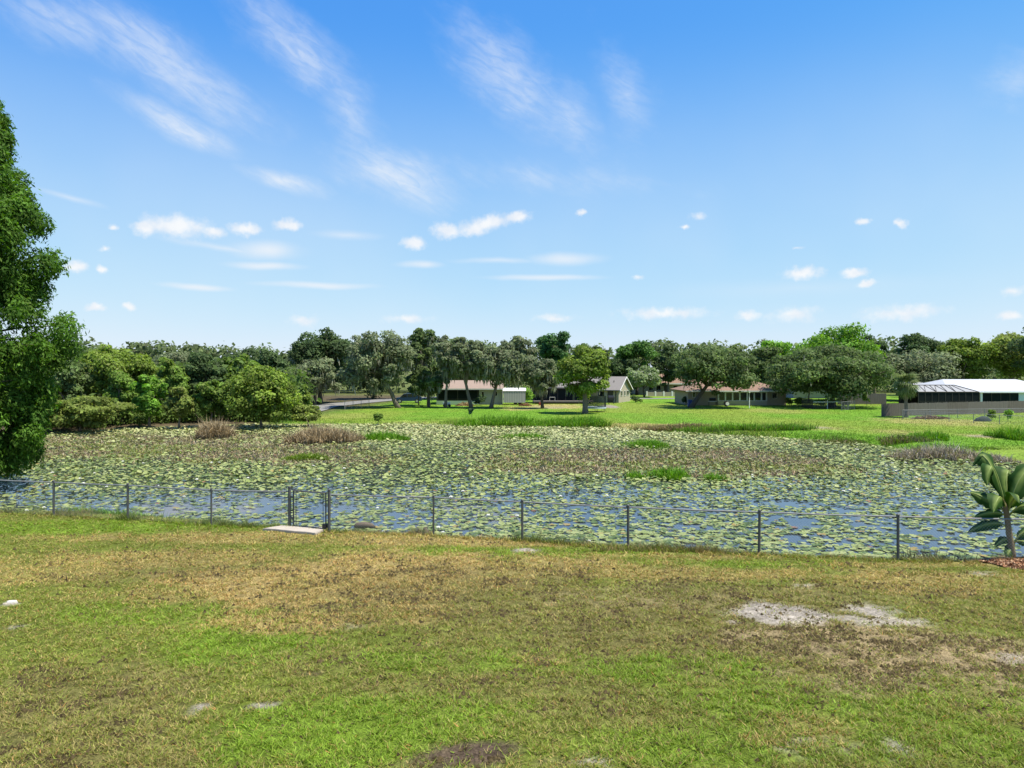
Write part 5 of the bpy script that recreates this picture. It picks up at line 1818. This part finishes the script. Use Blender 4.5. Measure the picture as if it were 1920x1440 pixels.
def road_and_car():
    pts = [(566, 772), (600, 763), (650, 757), (700, 752.5), (740, 749), (800, 746), (860, 744.5)]
    b = MB()
    c = [np.array(gp(a, d)) for a, d in pts]
    V, Fs = [], []
    for i, p in enumerate(c):
        d = c[min(i + 1, len(c) - 1)] - c[max(i - 1, 0)]; d /= np.linalg.norm(d)
        nrm = np.array([-d[1], d[0]])
        for s in (-2.3, 2.3):
            q = p + nrm * s
            V.append((q[0], q[1], .075))
        if i: Fs.append((2 * i - 2, 2 * i - 1, 2 * i + 1, 2 * i))
    b.add(V, Fs)
    tag(b.build('road', MAT['road']), kind='structure')
    # strip of pale drive beyond the middle lawn
    y0, y1 = gd(748.5), gd(747.0)
    MBx = MB().add([(gx(1140, y0), y0, .06), (gx(1330, y0), y0, .06), (gx(1330, y1), y1, .06), (gx(1140, y1), y1, .06)], [(0, 1, 2, 3)])
    tag(MBx.build('path', MAT['road']), kind='structure')
    # parked car, seen from the side
    D = 105.0
    r = empty('parked_car', (gx(766, D), D, 0), math.radians(6)); tag(r, 'dark blue car parked under the mossy oaks by the road', 'car')
    prof = [(-1.95, .32), (-1.98, .62), (-1.75, .78), (-1.25, .84), (-.75, 1.32), (-.2, 1.42), (.75, 1.40), (1.35, 1.12), (1.85, .9), (1.98, .7), (1.95, .32)]
    MB().prism([(x, -.8, z) for x, z in prof], (0, 1.6, 0)).build('body', MAT['carblue'], r)
    glass = [[(-1.1, .88), (-.72, 1.27), (-.22, 1.36), (-.22, .9)], [(-.12, .9), (-.12, 1.36), (.55, 1.35), (.62, .92)], [(.70, .92), (.66, 1.33), (1.15, 1.12), (1.2, .95)]]
    for g in glass:
        MB().prism([(x, -.815, z) for x, z in g], (0, .03, 0)).build('side_window', MAT['glass'], r)
    for xx in (-1.25, 1.25):
        for yy in (-.84, .64):
            b = MB(); b.tube([(xx, yy, .31), (xx, yy + .2, .31)], .31, 16); w = b.build('wheel', MAT['tyre'], r)
            b = MB(); b.tube([(xx, yy - .012, .31), (xx, yy + .0, .31)], .19, 12); b.build('rim', MAT['chrome'], w)
    for xx in (-1.99, 1.96): MB().box(xx - .01, xx + .03, -.7, -.4, .6, .72).build('lamp', MAT['frame'], r)


road_and_car()


def trampoline():
    D = 82.0
    r = empty('trampoline', (gx(1120, D), D + 1.2, 0)); tag(r, 'round trampoline with dark safety net beside the yellow green tree', 'trampoline')
    R = 1.15
    n = 24
    b = MB()
    ring = [(R * math.cos(6.2832 * i / n), R * math.sin(6.2832 * i / n), .55) for i in range(n + 1)]
    b.tube(ring, .035, 6, cap=False); b.build('frame', MAT['frame'], r)
    b = MB(); b.add([(x * .8, y * .8, .56) for x, y, z in ring[:-1]], [tuple(range(n))]); b.build('mat', MAT['blackmetal'], r)
    b = MB()
    for i in range(n): b.add([(ring[i][0] * .8, ring[i][1] * .8, .565), (ring[i + 1][0] * .8, ring[i + 1][1] * .8, .565), (ring[i + 1][0] * 1.04, ring[i + 1][1] * 1.04, .6), (ring[i][0] * 1.04, ring[i][1] * 1.04, .6)], [(0, 1, 2, 3)])
    for i in range(n): b.add([(ring[i][0] * 1.045, ring[i][1] * 1.045, .6), (ring[i + 1][0] * 1.045, ring[i + 1][1] * 1.045, .6), (ring[i + 1][0] * 1.045, ring[i + 1][1] * 1.045, .42), (ring[i][0] * 1.045, ring[i][1] * 1.045, .42)], [(0, 1, 2, 3)])
    b.build('pad', MAT['skirt'], r)
    for i in range(6):
        a = 6.2832 * i / 6 + .3
        b = MB(); b.tube([(R * math.cos(a), R * math.sin(a), 0), (R * math.cos(a), R * math.sin(a), 1.95)], .025, 6); b.build('leg', MAT['blackmetal'], r)
    b = MB()
    # net: vertical and horizontal cords
    for i in range(72):
        a = 6.2832 * i / 72
        b.tube([(R * math.cos(a), R * math.sin(a), .6), (R * math.cos(a), R * math.sin(a), 1.85)], .013, 3, cap=False)
    for k in range(18):
        b.tube([(x, y, .65 + k * .07) for x, y, z in ring], .012, 3, cap=False)
    b.build('safety_net', MAT['net'], r)


trampoline()


def small_things():
    # brown brush heap under the mossy oaks, brush by the fence on the right, tarp, planters
    def heap(name, px, py, w, h, n, cols, lab, cat, seed):
        rng = np.random.default_rng(seed)
        cx, cy = gp(px, py)
        a = rng.uniform(0, 6.283, n); r = np.sqrt(rng.uniform(0, 1, n))
        x = np.cos(a) * r * w; y = np.sin(a) * r * w * .5; z = rng.uniform(0, 1, n) * h * (1 - r ** 1.5) + .03
        L = rng.uniform(.15, .6, n); Wd = rng.uniform(.03, .09, n)
        N = rng.normal(0, 1, (n, 3)); al = np.stack([rng.normal(0, 1, n), rng.normal(0, 1, n), rng.normal(0, .35, n)], 1)
        V, Fa = leaf_quads(np.stack([x, y, z], 1), N, L, Wd, rng, al)
        c = np.array(cols)[rng.integers(0, len(cols), n)] * rng.uniform(.7, 1.3, (n, 1))
        o = link(name, arr_mesh(name, V, Fa, MAT['mulch'], np.repeat(c, 4, 0)), loc=(cx, cy, 0))
        tag(o, lab, cat)
    heap('brush_pile', 872, 761, 1.3, .55, 500, [(.30, .20, .10), (.22, .12, .06), (.4, .3, .15)], 'brown brush pile under the mossy oaks before the screened porch', 'brush pile', 1)
    heap('brush_pile', 1745, 785, 1.9, .35, 600, [(.22, .14, .09), (.30, .22, .15), (.12, .08, .05)], 'flat pile of dead branches before the long grey fence', 'brush pile', 2)
    heap('brush_pile', 985, 761, .9, .45, 320, [(.26, .10, .06), (.32, .2, .12), (.18, .08, .05)], 'reddish brush heap left of the screened deck', 'brush pile', 3)
    # overturned dark boat under a tarp
    x, y = gp(1842, 790)
    b = MB()
    prof = [(-.85, .02, .05), (-.55, .25, .35), (0, .38, .52), (.5, .3, .45), (.85, .05, .15)]
    V, Fs = [], []
    for i, (xx, w, h) in enumerate(prof):
        for k in range(7):
            a = math.pi * k / 6
            V.append((xx, -math.cos(a) * w, math.sin(a) * h))
        if i:
            for k in range(6): Fs.append(((i - 1) * 7 + k, (i - 1) * 7 + k + 1, i * 7 + k + 1, i * 7 + k))
    b.add(V, Fs)
    tag(b.build('overturned_boat', MAT['net'], loc=(x, y, 0), smooth=True), 'small dark overturned boat on the grass at right', 'boat')
    for (px, py, wpx, hpx, pal, n, lab) in ((1860, 788, 10, 20, 'mid', 500, 'small round shrub right of the overturned boat'), (1890, 790, 8, 26, 'bright', 260, 'thin sapling on the right bank'), (709, 793, 11, 20, 'mid', 420, 'small sapling on the lawn below the leaning mossy oak'),
                                            (884, 782, 6, 20, 'bluegreen', 300, 'small dark columnar shrub on the lawn below the brush pile'), (893, 763, 8, 18, 'darkoak', 320, 'dark potted shrub beside the brush pile'), (1201, 757, 6, 10, 'mid', 160, 'tiny shrub alone on the lawn right of the cottage'),
                                            (1192, 755, 10, 14, 'darkoak', 420, 'dark shrub at the cottage corner'), (985, 758, 16, 36, 'bright', 1100, 'leafy light green bush at the end of the white trailer'), (902, 760, 10, 22, 'darkoak', 400, 'dark bush under the mossy oak with slanting trunk'), (1545, 764, 18, 16, 'bright', 700, 'yellow green bush inside the picket enclosure'), (1585, 766, 10, 16, 'darkoak', 360, 'dark small bush beside the picket enclosure'), (1625, 762, 8, 34, 'mid', 420, 'slender sapling in front of the brown board fence')):
        D = gd(py)
        tree('', lab, px - wpx, px + wpx, py - hpx, py, D, px, n, .17, pal, 9, .42, seed=int(px * 3), shape='ball', r0=.03, limbs=3, name='garden_shrub', cat='shrub')
    # mower-like small things under the oaks
    x, y = gp(838, 763)
    g = empty('garden_cart', (x, y, 0)); tag(g, 'small black and white garden cart under the mossy oaks', 'cart')
    MB().prism([(-.45, -.25, .25), (.4, -.25, .25), (.5, -.25, .6), (-.55, -.25, .6)], (0, .5, 0)).build('tub', MAT['white'], g)
    for xx in (-.3, .35):
        b = MB(); b.tube([(xx, -.32, .2), (xx, -.26, .2)], .2, 12); b.build('wheel', MAT['tyre'], g)
    x, y = gp(1010, 760)
    tag(MB().prism([(0, 0, 0), (.55, 0, 0), (.5, 0, .42), (.06, 0, .42)], (0, .5, 0)).build('rust_red_tub', MAT['red'], loc=(x, y, 0)), 'rust red tub on bare ground left of the round oak trunk', 'tub')


small_things()
print('objects', len(bpy.data.objects), 'tris', sum(len(p.vertices) - 2 for m in bpy.data.meshes for p in m.polygons) if False else sum(len(m.loops) - 2 * len(m.polygons) for m in bpy.data.meshes))
